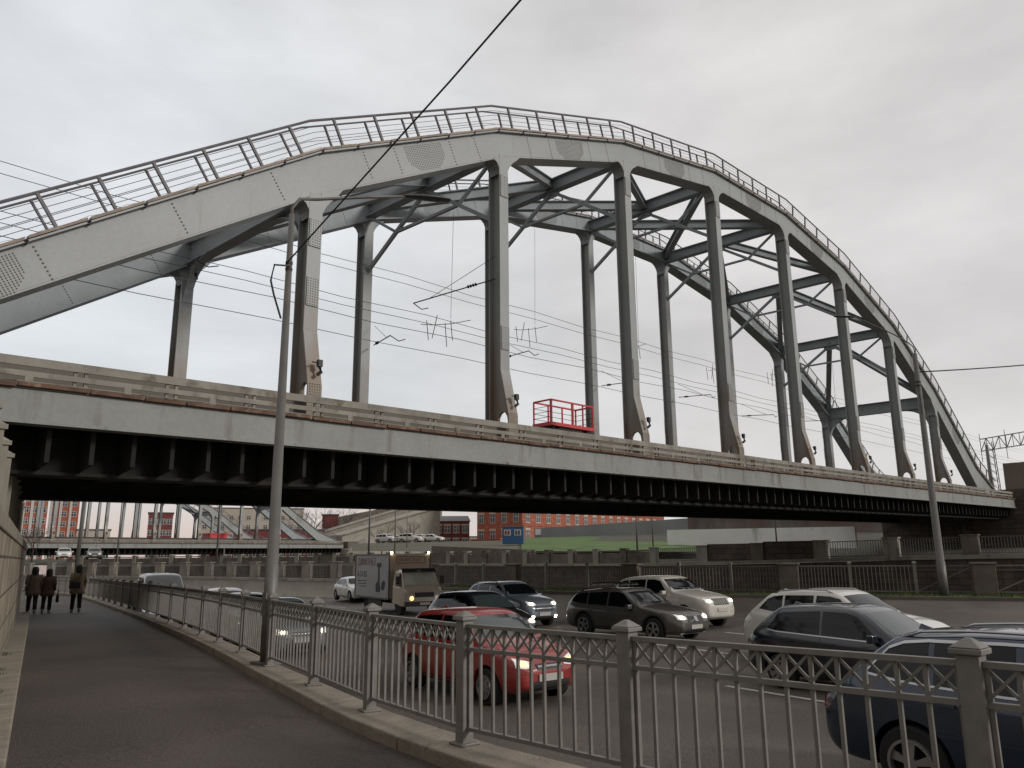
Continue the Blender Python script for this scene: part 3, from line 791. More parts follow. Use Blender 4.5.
# drop wires with hooked clamps hanging from the sway frames
for j, (k, yy, L_) in enumerate(((2, 23.0, 4.6), (3, 26.0, 5.2), (4, 25.5, 6.2), (5, 25.0, 6.4), (6, 25.0, 4.2), (7, 24.6, 2.6))):
    x = NX[k]; z1 = NT[k]-2.5+S*x; t = thing('drop_wire', 'drop wire with V-shaped clamps hanging from %s sway frame' % ['the second', 'the third', 'the fourth', 'the fifth', 'the sixth', 'the seventh'][j], 'wire', (x, yy, z1), 0, 'drop wires below the sway frames')
    mb = MB(); mb.tube([(0, 0, 0), (-.1, 0, -L_)], .010, 4); mb.build('wire', WIRE, t)
    mb = MB()
    for q, dx in enumerate((0, -.45, -.75, .45)):
        mb.tube([(-.1+dx, .3*q, -L_+(.1 if q % 2 else -.1)), (-.1+dx-(.25 if q == 1 else -.1), .3*q, -L_-.9)], .016, 5)
    mb.tube([(-1.6, 0, -L_-.55), (-.8, .3, -L_-.35), (.3, .4, -L_-.05), (1.5, .6, -L_+.4)], .014, 4)
    mb.build('clamp', DARK, t)

# ------------------------------------------------------------------ street lamps and the power cable
def lamp(name, label, base, H, arm_pts, head_dir, r0_, r1_):
    t = thing(name, label, 'street lamp', base, 0, 'street lamps along the road')
    mb = MB(); n = 12
    mb.tube([(0, 0, 0), (0, 0, 1.5), (0, 0, 1.505), (0, 0, H)], [r0_*1.15, r0_*1.13, r0_, r1_], 12); mb.build('pole', GALV, t, smooth=True)
    mb = MB(); mb.box((0, 0, .02), (r0_*4, r0_*4, .04)); mb.box((-r0_*1.06, 0, .9), (.02, .12, .35)); mb.build('base_plate', GALV, t)
    mb = MB(); mb.tube(arm_pts, .03, 8); mb.build('arm', GALV, t, smooth=True)
    e = V(arm_pts[-1]); d = V(head_dir).normalized(); mb = MB(); s = V((-d.y, d.x, 0)).normalized()
    prof = [(-.05, .04, .03), (.06, .07, .05), (.3, .12, .06), (.7, .13, .06), (.9, .09, .04), (.95, .03, .02)]
    vs = []
    for q, w_, h_ in prof:
        for k in range(10):
            a = 2*PI*k/10; vs.append(e+d*q+s*(w_*math.cos(a))+V((0, 0, 1))*((h_ if math.sin(a) > 0 else h_*.35)*math.sin(a)))
    mb.add(vs, [(i*10+k, i*10+(k+1) % 10, (i+1)*10+(k+1) % 10, (i+1)*10+k) for i in range(len(prof)-1) for k in range(10)]+[tuple(range(10)), tuple(range(50, 60))])
    mb.build('lamp_head', LAMPH, t, smooth=True)
    mb = MB()
    for z in (.86*H, .875*H): mb.lathe([(r1_*1.35, 0), (r1_*1.35, .05)], (0, 0, z), 12)
    mb.tube([(0, -.05, .87*H), (-.32, -.1, .86*H), (-.38, -.12, .82*H), (-.3, -.1, .79*H), (-.12, -.05, .74*H)], .018, 5)
    mb.build('bracket', DARK, t)
    return t
lamp('street_lamp', 'nearest grey lamp post standing on the path-side kerb in front of the arch', (6.18, 11.75, 0.0), 7.5,
     [(0, 0, 7.3), (0, 0, 7.62), (.12, -.03, 7.82), (.4, -.1, 7.88), (1.3, -.4, 8.12), (2.0, -.6, 8.3)], (1, -.3, .12), .092, .046)
lamp('street_lamp', 'far lamp post on the grass verge by the quay fence at right', (36.6, 11.42, -.3), 10.6,
     [(0, 0, 10.3), (0, 0, 10.9), (-.08, .2, 11.15), (-.35, .7, 11.6), (-1.0, 2.0, 12.55)], (-.5, 1, .15), .16, .1)
# thick cable from the near lamp up over the camera, and on from the far lamp to the right
wire('power_cable', [(6.1, 11.75, 6.66), (6.1, 11.75, 6.66)], .01, 'x') if False else None
pA = V((6.1, 11.7, 6.55))
vdir = (V(((530-512)/FPX, (384+14)/FPX, 1))); vdir = (rt*vdir.x+up*vdir.y+fw)
pB = V((0, 0, CAMZ))+vdir*(5.5/vdir.y)
pC = pA+(pB-pA)*1.5
wire('power_cable', [pA, pA+(pC-pA)*.5-V((0, 0, .06)), pC], .014, 'black cable rising from the near lamp post over the road', 'cable', None, CABLE)
pD = V((36.6, 11.42, 9.45)); wire('power_cable', [pD, pD+V((30, -14, 5.6))], .03, 'thin black cable running right from the far lamp post', 'cable', None, CABLE, sag=.5)
# ------------------------------------------------------------------ vehicles
def interp(pts, x):
    if x <= pts[0][0]: return pts[0][1]
    for a, b in zip(pts, pts[1:]):
        if x <= b[0]:
            t = (x-a[0])/(b[0]-a[0]); return a[1]+(b[1]-a[1])*t
    return pts[-1][1]
def make_car(name, label, pos, heading, sp, body_mat, **kw):
    """sp: side profile in metres, x forward from the car's centre"""
    L, W, H = sp['L'], sp['W'], sp['H']; hl = L/2; hw = W/2
    R_ = sp.get('R', .33); xf, xr = sp['xf'], sp['xr']          # axle positions
    top = sp['top']; belt = sp['belt']
    t = thing(name, label, kw.get('cat', 'car'), (pos[0], pos[1], pos[2]), R(90-heading), kw.get('group', 'cars in the traffic'))
    cowl, rf, rr, tail = sp['cowl'], sp['rf'], sp['rr'], sp['tail']
    zbot = sp.get('zbot', .2)
    xs = sorted(set([-hl, -hl+.05, -hl+.16, -hl+.38, xr-.42, xr, xr+.42, tail, (tail+rr)/2, rr, rr+.3, (rr+rf)/2, rf-.25, rf, (rf+cowl)/2, cowl, cowl+.1, xf-.42, xf, xf+.42, hl-.36, hl-.15, hl-.05, hl]))
    xs2 = [xs[0]]
    for x in xs[1:]:
        if x-xs2[-1] > .045 or x == xs[-1]: xs2.append(x)
    xs = xs2
    def wid(x):
        f = 1-.30*clamp((abs(x)-(hl-.75))/.75)**2.2*(1 if x > 0 else .62)
        return hw*f
    secs = []
    for x in xs:
        w_ = wid(x); zt = interp(top, x); zb = min(interp(belt, x), zt)
        e = clamp((abs(x)-(hl-.3))/.3); z0 = zbot+.10*e**2
        endc = clamp((abs(x)-(hl-.16))/.16)
        zt2 = zt; cab = clamp((zt-zb)/.25)
        th = (zt-zb)*sp.get('tumble', .28)
        wu = w_*.90 - th if cab > 0 else w_*.86
        ztop_edge = zt-.035 if cab > .01 else zt-.02
        zsh = zb
        pts = [(0, z0), (w_*.75, z0), (w_*.93, z0+.03), (w_*.985, z0+.14), (w_, (z0+zsh)*.5), (w_*.985, zsh-.13), (w_*.945, zsh-.02),
               (w_*.915 if cab > 0 else w_*.90, zsh+(.02 if cab > 0 else -.0)), (wu+.02 if cab > 0 else w_*.82, ztop_edge-.03*cab), (wu-.09, zt-.004), (wu*.5, zt+.022), (0, zt+.03)]
        if endc > 0:      # close the ends with a rounded face
            zm = (z0+zt)/2; k_ = 1-.18*endc
            pts = [(y*(1-.05*endc), zm+(z-zm)*k_) for y, z in pts]
        secs.append([V((x, y, z)) for y, z in pts])
    n = len(secs[0]); mb = MB(); vs = []; N_ = 2*n-2
    for s_ in secs:
        ring = [V((p.x, -p.y, p.z)) for p in s_] + [p for p in s_[-2:0:-1]]
        vs += ring
    fs = [(i*N_+k, i*N_+(k+1) % N_, (i+1)*N_+(k+1) % N_, (i+1)*N_+k) for i in range(len(xs)-1) for k in range(N_)]
    fs += [tuple(range(N_)), tuple((len(xs)-1)*N_+k for k in range(N_-1, -1, -1))]
    mb.add(vs, fs)
    o = mb.build('body', body_mat, t, smooth=True)
    m_ = o.modifiers.new('s', 'SUBSURF'); m_.levels = 2; m_.render_levels = 2
    # wheel wells cut out of the body
    cut = MB()
    for xw in (xf, xr):
        for s_ in (-1, 1):
            pr = []
            rw = R_+.055
            prof = [(0.02, -.30), (rw, -.30), (rw, .2), (.02, .2)]
            cut.lathe(prof, (xw, s_*(hw-.08), R_+.01), 28, axis='y')
    co = cut.build('cutter', body_mat, t)
    bm_ = o.modifiers.new('b', 'BOOLEAN'); bm_.operation = 'DIFFERENCE'; bm_.object = co; bm_.solver = 'EXACT'
    t_loc, t_rot = t.location.copy(), t.rotation_euler.copy()
    bpy.context.view_layer.update()
    dg = bpy.context.evaluated_depsgraph_get(); ev = o.evaluated_get(dg)
    me = bpy.data.meshes.new_from_object(ev)
    o.modifiers.clear(); o.data = me
    me.materials.clear(); me.materials.append(body_mat); me.materials.append(TRIM)
    for p in me.polygons:
        c_ = p.center
        p.material_index = 0
        p.use_smooth = True
        for xw in (xf, xr):
            if math.hypot(c_.x-xw, c_.z-R_) < R_+.052 and abs(c_.y) < hw-.02: p.material_index = 1
        if abs(c_.z) < zbot+.03: p.material_index = 1
    try: me.set_sharp_from_angle(angle=R(38))
    except Exception: pass
    bpy.data.objects.remove(co)
    bvh = BVHTree.FromPolygons([v.co for v in me.vertices], [p.vertices[:] for p in me.polygons])
    def hit(o_, d_):
        h = bvh.ray_cast(V(o_), V(d_).normalized(), 6)
        return (h[0], h[1]) if h[0] is not None else (None, None)
    def patch(nm, lo, hi, mode, mt, parent=None, off=.006, rows=3, side=-1, sub=3):
        """a thin panel laid on the body: lo/hi are matching outlines (u,v); mode 'side' (u=x,v=z), 'front'/'rear' (u=y,v=z), 'top' (u=x,v=y)"""
        def dens(l):
            r = []
            for a, b in zip(l, l[1:]):
                for i in range(sub): r.append((a[0]+(b[0]-a[0])*i/sub, a[1]+(b[1]-a[1])*i/sub))
            return r+[l[-1]]
        lo, hi = dens(lo), dens(hi); m = len(lo); outer = []; inner = []
        for r_ in range(rows+1):
            for a, b in zip(lo, hi):
                u_ = a[0]+(b[0]-a[0])*r_/rows; v_ = a[1]+(b[1]-a[1])*r_/rows
                if mode == 'side': o_, d_ = (u_, side*3, v_), (0, -side, 0)
                elif mode == 'front': o_, d_ = (hl+2, u_, v_), (-1, 0, 0)
                elif mode == 'rear': o_, d_ = (-hl-2, u_, v_), (1, 0, 0)
                else: o_, d_ = (u_, v_, 4), (0, 0, -1)
                p, nn = hit(o_, d_)
                if p is None: return None
                if nn.dot(V(d_)) > 0: nn = -nn
                outer.append(p+nn*off); inner.append(p-nn*.012)
        g = MB(); vs = outer+inner; K = len(outer); fs = []
        for r_ in range(rows):
            for i in range(m-1):
                a, b, c_, d_ = r_*m+i, r_*m+i+1, (r_+1)*m+i+1, (r_+1)*m+i
                fs.append((a, b, c_, d_)); fs.append((K+d_, K+c_, K+b, K+a))
        edge = [i for i in range(m)]+[r_*m+m-1 for r_ in range(1, rows+1)]+[rows*m+i for i in range(m-2, -1, -1)]+[r_*m for r_ in range(rows-1, 0, -1)]
        for a, b in zip(edge, edge[1:]+edge[:1]): fs.append((a, b, K+b, K+a))
        g.add(vs, fs)
        return g.build(nm, mt, parent or t, smooth=False)
    # glazing
    gl = kw.get('glass', TINT)
    wyb = wid(cowl)*.84; thx = (interp(top, rf)-interp(belt, rf))*sp.get('tumble', .28); wyt = hw*.90-thx-.10
    zc, zr_ = interp(top, cowl)+.03, H-.065
    def wsh(x): return interp(top, x)
    zc = wsh(cowl-.06); zrr = wsh(rf+.10)
    patch('windscreen', [(-wyb, zc), (-wyb*.5, zc-.0), (0, zc), (wyb*.5, zc), (wyb, zc)], [(-wyt, zrr), (-wyt*.5, zrr+.015), (0, zrr+.02), (wyt*.5, zrr+.015), (wyt, zrr)], 'front', kw.get('ws', gl), rows=6)
    zrb = interp(belt, tail)+.06; zrt = interp(top, rr)-.09
    wr = hw*.66
    patch('rear_window', [(-wr, zrb), (0, zrb), (wr, zrb)], [(-wr*.92, zrt), (0, zrt+.01), (wr*.92, zrt)], 'rear', TINT, rows=4)
    for side in (-1, 1):
        for nm, lo, hi in sp['windows']:
            patch('side_window', lo, hi, 'side', TINT, side=side, rows=4)
        if kw.get('chrome'):
            lo0 = sp['windows'][0][1][0]; lo1 = sp['windows'][-1][1][-1]
            allw = [p for w_ in sp['windows'] for p in w_[1]]
            patch('window_trim', [(x, z-.03) for x, z in allw], [(x, z-.008) for x, z in allw], 'side', CHROME, side=side, rows=1, off=.012)
            if kw.get('chrome') == 2:
                allw = [p for w_ in sp['windows'] for p in w_[2]]
                e0 = sp['windows'][0][1][0]
                allw = [e0]+allw
                patch('window_trim', [(x, z+.006) for x, z in allw], [(x-.0, z+.032) for x, z in allw], 'side', CHROME, side=side, rows=1, off=.012)
        for x in sp['doors']:
            zb_ = interp(belt, x)-.02
            patch('door_seam', [(x, .30), (x+.012, .30)], [(x, zb_), (x+.012, zb_)], 'side', DARK, side=side, rows=8, off=.0025, sub=1)
        patch('sill_trim', [(xr+R_+.1, zbot+.05), (0, zbot+.05), (xf-R_-.1, zbot+.05)], [(xr+R_+.1, zbot+.14), (0, zbot+.14), (xf-R_-.1, zbot+.14)], 'side', TRIM, side=side, rows=1, off=.006)
        for x in sp['doors'][:-1]:
            hx = x+.1 if len(sp['doors']) > 1 else x
            zb_ = interp(belt, hx)-.13
            patch('door_handle', [(hx, zb_), (hx+.17, zb_)], [(hx, zb_+.03), (hx+.17, zb_+.03)], 'side', kw.get('handle', body_mat), side=side, rows=1, off=.03)
        if kw.get('arch'):
            for xw in (xf, xr):
                pts_i = [(xw+(R_+.058)*math.cos(a), R_+.01+(R_+.058)*math.sin(a)) for a in [PI*i/10 for i in range(11)]]
                pts_o = [(xw+(R_+.11)*math.cos(a), R_+.01+(R_+.11)*math.sin(a)) for a in [PI*i/10 for i in range(11)]]
                patch('arch_trim', pts_i, pts_o, 'side', TRIM, side=side, rows=1, off=.012, sub=1)
    # lamps, grille, plates
    zh = sp['zh']; wn = wid(hl-.1)
    hb = sp.get('hlamp', [(.50, .0, -.07), (.98, .0, -.05)])
    lit = kw.get('lamp', HLON)
    for s_ in (-1, 1):
        hlm = patch('headlight', [(s_*wn*.52, zh-.05), (s_*wn*.75, zh-.07), (s_*wn*.97, zh-.05)], [(s_*wn*.52, zh+.02), (s_*wn*.75, zh+.06), (s_*wn*.97, zh+.09)], 'front', HLDIM if lit is not HLDIM else HLDIM, off=.012)
        if hlm and lit is not HLDIM:
            patch('bulb', [(s_*wn*.66, zh-.035), (s_*wn*.86, zh-.035)], [(s_*wn*.66, zh+.03), (s_*wn*.86, zh+.03)], 'front', lit, parent=hlm, off=.02)
        zt_ = interp(belt, -hl+.2)-.1
        patch('tail_light', [(s_*wn*.7, zt_-.1), (s_*wn*.97, zt_-.1)], [(s_*wn*.7, zt_+.1), (s_*wn*.97, zt_+.1)], 'rear', TLR, off=.012)
        if kw.get('fog'): patch('fog_lamp', [(s_*wn*.68, .36), (s_*wn*.84, .36)], [(s_*wn*.68, .45), (s_*wn*.84, .45)], 'front', kw['fog'], off=.015)
    gz0, gz1, gw = sp.get('grille', (zh-.12, zh+.01, .46))
    gr = patch('grille', [(-wn*gw, gz0), (0, gz0), (wn*gw, gz0)], [(-wn*gw, gz1), (0, gz1), (wn*gw, gz1)], 'front', DARK, off=.01)
    if gr and kw.get('slots'):
        for i in range(7):
            c_ = -wn*gw*.86+i*wn*gw*1.72/6
            patch('grille_bar', [(c_-.012, gz0+.025), (c_+.012, gz0+.025)], [(c_-.012, gz1-.025), (c_+.012, gz1-.025)], 'front', body_mat, parent=gr, off=.028, rows=1, sub=1)
    elif gr:
        if kw.get('diag'):
            patch('grille_bar', [(-wn*gw*.8, gz0+.02), (-wn*gw*.72, gz0+.02)], [(wn*gw*.3, gz1-.02), (wn*gw*.38, gz1-.02)], 'front', CHROME, parent=gr, off=.03, rows=4, sub=1)
            patch('badge', [(-.07, (gz0+gz1)/2-.06), (.07, (gz0+gz1)/2-.06)], [(-.07, (gz0+gz1)/2+.06), (.07, (gz0+gz1)/2+.06)], 'front', CHROME, parent=gr, off=.04, rows=1, sub=1)
        else:
            patch('grille_bar', [(-wn*gw*.95, (gz0+gz1)/2-.012), (wn*gw*.95, (gz0+gz1)/2-.012)], [(-wn*gw*.95, (gz0+gz1)/2+.012), (wn*gw*.95, (gz0+gz1)/2+.012)], 'front', CHROME, parent=gr, off=.025, rows=1, sub=6)
    patch('bumper_intake', [(-wn*.6, .27), (0, .27), (wn*.6, .27)], [(-wn*.68, .42), (0, .42), (wn*.68, .42)], 'front', TRIM, off=.008)
    if kw.get('lowtrim'): patch('bumper_trim', [(-wn*.8, .235), (0, .235), (wn*.8, .235)], [(-wn*.8, .27), (0, .27), (wn*.8, .27)], 'front', kw['lowtrim'], off=.012)
    pz = sp.get('plate', .46)
    patch('licence_plate', [(-.26, pz), (.26, pz)], [(-.26, pz+.112), (.26, pz+.112)], 'front', PLATE, off=.03, rows=1, sub=2)
    patch('licence_plate', [(-.26, pz+.2), (.26, pz+.2)], [(-.26, pz+.312), (.26, pz+.312)], 'rear', PLATE, off=.03, rows=1, sub=2)
    # mirrors
    for s_ in (-1, 1):
        mb = MB(); xm = cowl-.32; zm = interp(belt, xm)+.07
        mb.box((xm, s_*(hw*.95+.10), zm), (.12, .2, .13)); mb.box((xm, s_*(hw*.90), zm-.05), (.06, .14, .03))
        mb.build('wing_mirror', kw.get('mirror', body_mat), t, bevel=.035)
    # roof rails / wipers / antenna
    if kw.get('rails'):
        for s_ in (-1, 1):
            yb = (hw*.90-(H-interp(belt, 0))*sp.get('tumble', .28))-.07; pts = []
            for i in range(9):
                x = rr+.1+(rf-.25-rr)*i/8; p, _n = hit((x, s_*yb, 4), (0, 0, -1)); pts.append(p+V((0, 0, -.01 if i in (0, 8) else .045)))
            mb = MB(); mb.tube(pts, .016, 6); mb.build('roof_rail', kw['rails'], t, smooth=True)
    if kw.get('rack'):
        mb = MB()
        for x in (rr+.55, rf-.55): mb.box((x, 0, H+.09), (.08, hw*1.3, .035)); 
        for y in (-.25, .25): mb.tube([(rr+.3, y, H+.13), (rr+.8, y, H+.16), (rf-.3, y, H+.13)], .025, 6)
        mb.build('roof_rack', TRIM, t)
    mb = MB(); p, _n = hit((rr+.1, 0, 4), (0, 0, -1)); 
    if p: mb.add([p+V((-.1, 0, .05)), p+V((.08, -.025, -.01)), p+V((.08, .025, -.01)), p+V((-.12, .03, -.01)), p+V((-.12, -.03, -.01))], [(0, 1, 2), (0, 2, 3), (0, 3, 4), (0, 4, 1), (1, 4, 3, 2)]); mb.build('antenna', body_mat, t)
    # wheels
    first = None
    for xw in (xf, xr):
        for s_ in (-1, 1):
            mb = MB(); y0 = s_*(hw-.115)
            wt = .105
            mb.lathe([(R_*.64, -wt), (R_*.93, -wt), (R_, -wt*.75), (R_, wt*.75), (R_*.93, wt), (R_*.64, wt)], (xw, y0, R_), 28, axis='y', loop=True); mb.lathe([(R_*.65, -.03), (R_*.65, .01)], (xw, y0, R_), 20, axis='y')
            wh = mb.build('wheel', TYRE, t, smooth=False)
            rm = MB(); yo = y0+s_*(wt-.005); ns = sp.get('spokes', 5)
            rm.lathe([(R_*.58, -.05), (R_*.66, -.05), (R_*.66, .02), (R_*.58, .02)], (xw, yo, R_), 28, axis='y', loop=True)
            for i in range(ns):
                a = 2*PI*i/ns+.3
                for da in (-.13, .13):
                    rm.bar((xw+.04*math.cos(a), yo+s_*.008, R_+.04*math.sin(a)), (xw+R_*.62*math.cos(a+da), yo, R_+R_*.62*math.sin(a+da)), .045, .03, upv=(0, 1, 0))
            rm.lathe([(.055, -.02), (.055, .03)], (xw, yo, R_), 12, axis='y')
            rm.build('rim', kw.get('rim', RIM), wh)
    return t

HATCH = dict(L=3.95, W=1.70, H=1.50, R=.30, xf=1.22, xr=-1.23, cowl=.98, rf=.28, rr=-1.35, tail=-1.80, tumble=.22,
    top=[(-1.98, .86), (-1.88, .98), (-1.80, 1.08), (-1.35, 1.44), (-.6, 1.495), (0, 1.50), (.28, 1.45), (.98, 1.03), (1.5, .92), (1.8, .78), (1.98, .62)],
    belt=[(-1.98, .84), (-1.8, .98), (-1.3, .98), (.98, .93), (1.5, .86), (1.8, .74), (1.98, .6)],
    windows=[('r', [(-1.5, 1.05), (-1.3, 1.02), (-.42, .99)], [(-1.3, 1.3), (-1.2, 1.35), (-.42, 1.40)]), ('f', [(-.36, .99), (.3, .97), (.72, .96)], [(-.36, 1.40), (.1, 1.39), (.30, 1.33)])],
    doors=[-1.2, -.39, .82], zh=.70, grille=(.60, .69, .42), plate=.42, spokes=8)
CROSS = dict(L=4.35, W=1.82, H=1.62, R=.35, xf=1.32, xr=-1.30, cowl=1.0, rf=.30, rr=-1.50, tail=-1.98, tumble=.24,
    top=[(-2.18, .92), (-2.08, 1.05), (-1.98, 1.15), (-1.5, 1.54), (-.7, 1.61), (.0, 1.62), (.30, 1.58), (1.0, 1.14), (1.6, 1.06), (2.0, .94), (2.18, .74)],
    belt=[(-2.18, .9), (-1.98, 1.08), (-1.3, 1.06), (1.0, 1.02), (1.6, 1.0), (2.0, .88), (2.18, .7)],
    windows=[('q', [(-1.72, 1.17), (-1.4, 1.13), (-1.1, 1.11)], [(-1.5, 1.4), (-1.35, 1.46), (-1.1, 1.49)]), ('r', [(-1.04, 1.11), (-.4, 1.09), (-.3, 1.09)], [(-1.04, 1.49), (-.4, 1.51), (-.3, 1.51)]), ('f', [(-.23, 1.09), (.3, 1.07), (.76, 1.06)], [(-.23, 1.51), (.1, 1.50), (.34, 1.45)])],
    doors=[-1.1, -.26, .84], zh=.80, grille=(.62, .78, .55), plate=.44, zbot=.24, spokes=5)
WAGON = dict(CROSS, L=4.78, W=1.85, H=1.50, R=.35, xf=1.50, xr=-1.37, cowl=.95, rf=.22, rr=-1.85, tail=-2.22, tumble=.24,
    top=[(-2.39, .85), (-2.3, 1.0), (-2.22, 1.07), (-1.85, 1.38), (-1.0, 1.47), (-.1, 1.50), (.22, 1.46), (.95, 1.02), (1.7, .93), (2.2, .82), (2.39, .64)],
    belt=[(-2.39, .82), (-2.22, .98), (-1.4, .96), (.95, .91), (1.7, .87), (2.2, .76), (2.39, .6)],
    windows=[('q', [(-2.02, 1.05), (-1.6, 1.02), (-1.3, 1.0)], [(-1.85, 1.25), (-1.6, 1.32), (-1.3, 1.34)]), ('r', [(-1.24, 1.0), (-.6, .98), (-.42, .98)], [(-1.24, 1.34), (-.6, 1.385), (-.42, 1.39)]), ('f', [(-.35, .98), (.3, .96), (.72, .95)], [(-.35, 1.39), (0, 1.39), (.24, 1.34)])],
    doors=[-1.25, -.38, .80], zh=.72, grille=(.58, .75, .5), plate=.40, zbot=.22)
SUV = dict(CROSS, L=4.82, W=1.94, H=1.78, R=.385, xf=1.46, xr=-1.45, cowl=.92, rf=.26, rr=-1.85, tail=-2.18, tumble=.2,
    top=[(-2.41, 1.0), (-2.3, 1.15), (-2.18, 1.24), (-1.85, 1.66), (-1.0, 1.75), (-.1, 1.78), (.26, 1.73), (.92, 1.27), (1.7, 1.17), (2.25, 1.05), (2.41, .84)],
    belt=[(-2.41, .98), (-2.18, 1.16), (-1.4, 1.16), (.92, 1.14), (1.7, 1.1), (2.25, .99), (2.41, .8)],
    windows=[('q', [(-2.0, 1.25), (-1.6, 1.22), (-1.35, 1.21)], [(-1.84, 1.5), (-1.6, 1.58), (-1.35, 1.60)]), ('r', [(-1.28, 1.21), (-.6, 1.2), (-.45, 1.2)], [(-1.28, 1.60), (-.6, 1.645), (-.45, 1.65)]), ('f', [(-.38, 1.2), (.3, 1.18), (.68, 1.17)], [(-.38, 1.65), (0, 1.65), (.26, 1.60)])],
    doors=[-1.3, -.42, .78], zh=.95, grille=(.82, 1.03, .52), plate=.6, zbot=.30)
SEDAN = dict(WAGON, L=4.5, W=1.76, H=1.46, R=.32, xf=1.36, xr=-1.3, cowl=.92, rf=.2, rr=-1.05, tail=-1.62,
    top=[(-2.25, .8), (-2.15, .95), (-1.62, 1.03), (-1.05, 1.38), (-.5, 1.45), (-.1, 1.46), (.2, 1.42), (.92, 1.0), (1.6, .92), (2.1, .8), (2.25, .62)],
    belt=[(-2.25, .78), (-2.15, .9), (-1.62, .95), (-1.2, .95), (.92, .9), (1.6, .86), (2.1, .75), (2.25, .58)],
    windows=[('r', [(-1.3, 1.0), (-.8, .98), (-.42, .98)], [(-1.05, 1.25), (-.8, 1.31), (-.42, 1.34)]), ('f', [(-.35, .98), (.3, .96), (.68, .95)], [(-.35, 1.34), (0, 1.34), (.22, 1.30)])],
    doors=[-1.2, -.38, .78], zh=.68, grille=(.58, .68, .42), plate=.42, zbot=.2)
def on_road(x, y): return (x, y, zroad(x, y)+.003)
def dirv(h): return V((math.sin(R(h)), math.cos(R(h)), 0))
RED = paint('red_car_paint', (.24, .020, .016)); BLK = paint('black_car_paint', (.010, .011, .013)); SILV = paint('silver_blue_paint', (.20, .23, .26), .3, .5)
GRY = paint('grey_car_paint', (.085, .078, .068), .3, .3); WHT = paint('white_car_paint', (.58, .56, .52)); WHT2 = paint('cream_white_paint', (.52, .49, .43))
NAVY = paint('navy_car_paint', (.012, .024, .045), .22, .3); DKB = paint('blue_black_paint', (.007, .011, .018), .2)
make_car('red_hatchback', 'small red hatchback right behind the street fence, headlights on', on_road(10.55, 11.55), 187, HATCH, RED, lamp=HLAMB, ws=TINTL, handle=RED)
make_car('black_hatchback', 'black hatchback just beyond the roof of the red car', on_road(16.75, 18.5), 186, dict(HATCH, L=4.05, H=1.46), BLK, lamp=HLON, ws=TINTL)
make_car('silver_crossover', 'silver-blue crossover with bright headlights and a wide dark grille, left of the grey wagon', on_road(22.15, 22.75), 187, dict(CROSS, zh=.86, grille=(.6, .8, .62)), SILV, lamp=HLON, fog=HLON, rails=CHROME, chrome=1)
make_car('grey_wagon', 'dark grey estate car with roof rack and diagonal grille bar, before the white off-roader', on_road(20.85, 15.7), 184, WAGON, GRY, lamp=HLON, rails=TRIM, rack=True, diag=True, arch=True, lowtrim=CHROME)
make_car('white_suv', 'large cream-white off-roader with slotted grille behind the grey wagon', on_road(25.35, 17.4), 188, SUV, WHT2, lamp=HLON, slots=True, arch=False, lowtrim=CHROME, cat='car')
make_car('white_crossover', 'white crossover half hidden behind the black hatchback at right', on_road(18.5, 7.95), 187, dict(CROSS, L=4.6), WHT, lamp=HLDIM, rails=CHROME)
make_car('black_hatchback', 'glossy blue-black hatchback with chrome window line at right', on_road(15.0, 6.12), 187, dict(HATCH, L=4.15, H=1.47, W=1.76), DKB, lamp=HLDIM, chrome=1, ws=TINTL)
make_car('navy_suv', 'dark navy car with silver window trim right behind the fence at lower right', on_road(9.4, 1.78), 187, dict(CROSS, L=4.7, H=1.60, W=1.86), NAVY, lamp=HLDIM, chrome=2, rails=CHROME, ws=TINTL)
# queue farther back under the bridge
make_car('silver_sedan', 'silver saloon with lit headlights, first car left of the near lamp post', on_road(11.55, 21.4), 192, SEDAN, SILV, lamp=HLON, ws=TINTL)
make_car('grey_sedan', 'grey saloon with one warm headlight, second in the queue under the bridge', on_road(13.2, 26.9), 194, SEDAN, GRY, lamp=HLAMB)
make_car('white_hatchback', 'pale hatchback third in the queue under the bridge', on_road(14.8, 32.0), 194, HATCH, WHT, lamp=HLAMB)
make_car('dark_sedan', 'dark saloon close behind the fence under the bridge', on_road(11.7, 30.5), 194, SEDAN, DKB, lamp=HLON)
make_car('white_sedan', 'white car peeking out behind the back of the box truck', on_road(28.7, 43.5), 194, SEDAN, WHT, lamp=HLDIM)
# tall dark van
VAN = dict(SUV, L=5.2, W=2.0, H=2.1, top=[(-2.6, 1.2), (-2.5, 1.9), (-2.35, 2.0), (-2.2, 2.07), (-1.0, 2.1), (.5, 2.1), (.9, 2.04), (1.7, 1.3), (2.2, 1.15), (2.5, 1.0), (2.6, .8)],
    belt=[(-2.6, 1.1), (-2.3, 1.2), (1.6, 1.15), (2.2, 1.05), (2.5, .95), (2.6, .75)], cowl=1.7, rf=.9, rr=-2.2, tail=-2.5, tumble=.12, xf=1.7, xr=-1.6,
    windows=[('r', [(-2.1, 1.27), (-1.2, 1.25), (-.5, 1.25)], [(-2.0, 1.8), (-1.2, 1.85), (-.5, 1.86)]), ('f', [(.1, 1.25), (.8, 1.22), (1.3, 1.2)], [(.1, 1.86), (.6, 1.86), (.86, 1.8)])], doors=[-.4, .05, 1.5])
make_car('dark_van', 'tall dark van behind the fence under the far side of the bridge', on_road(15.0, 39.5), 194, VAN, DKB, lamp=HLON, ws=TINTL, cat='van')
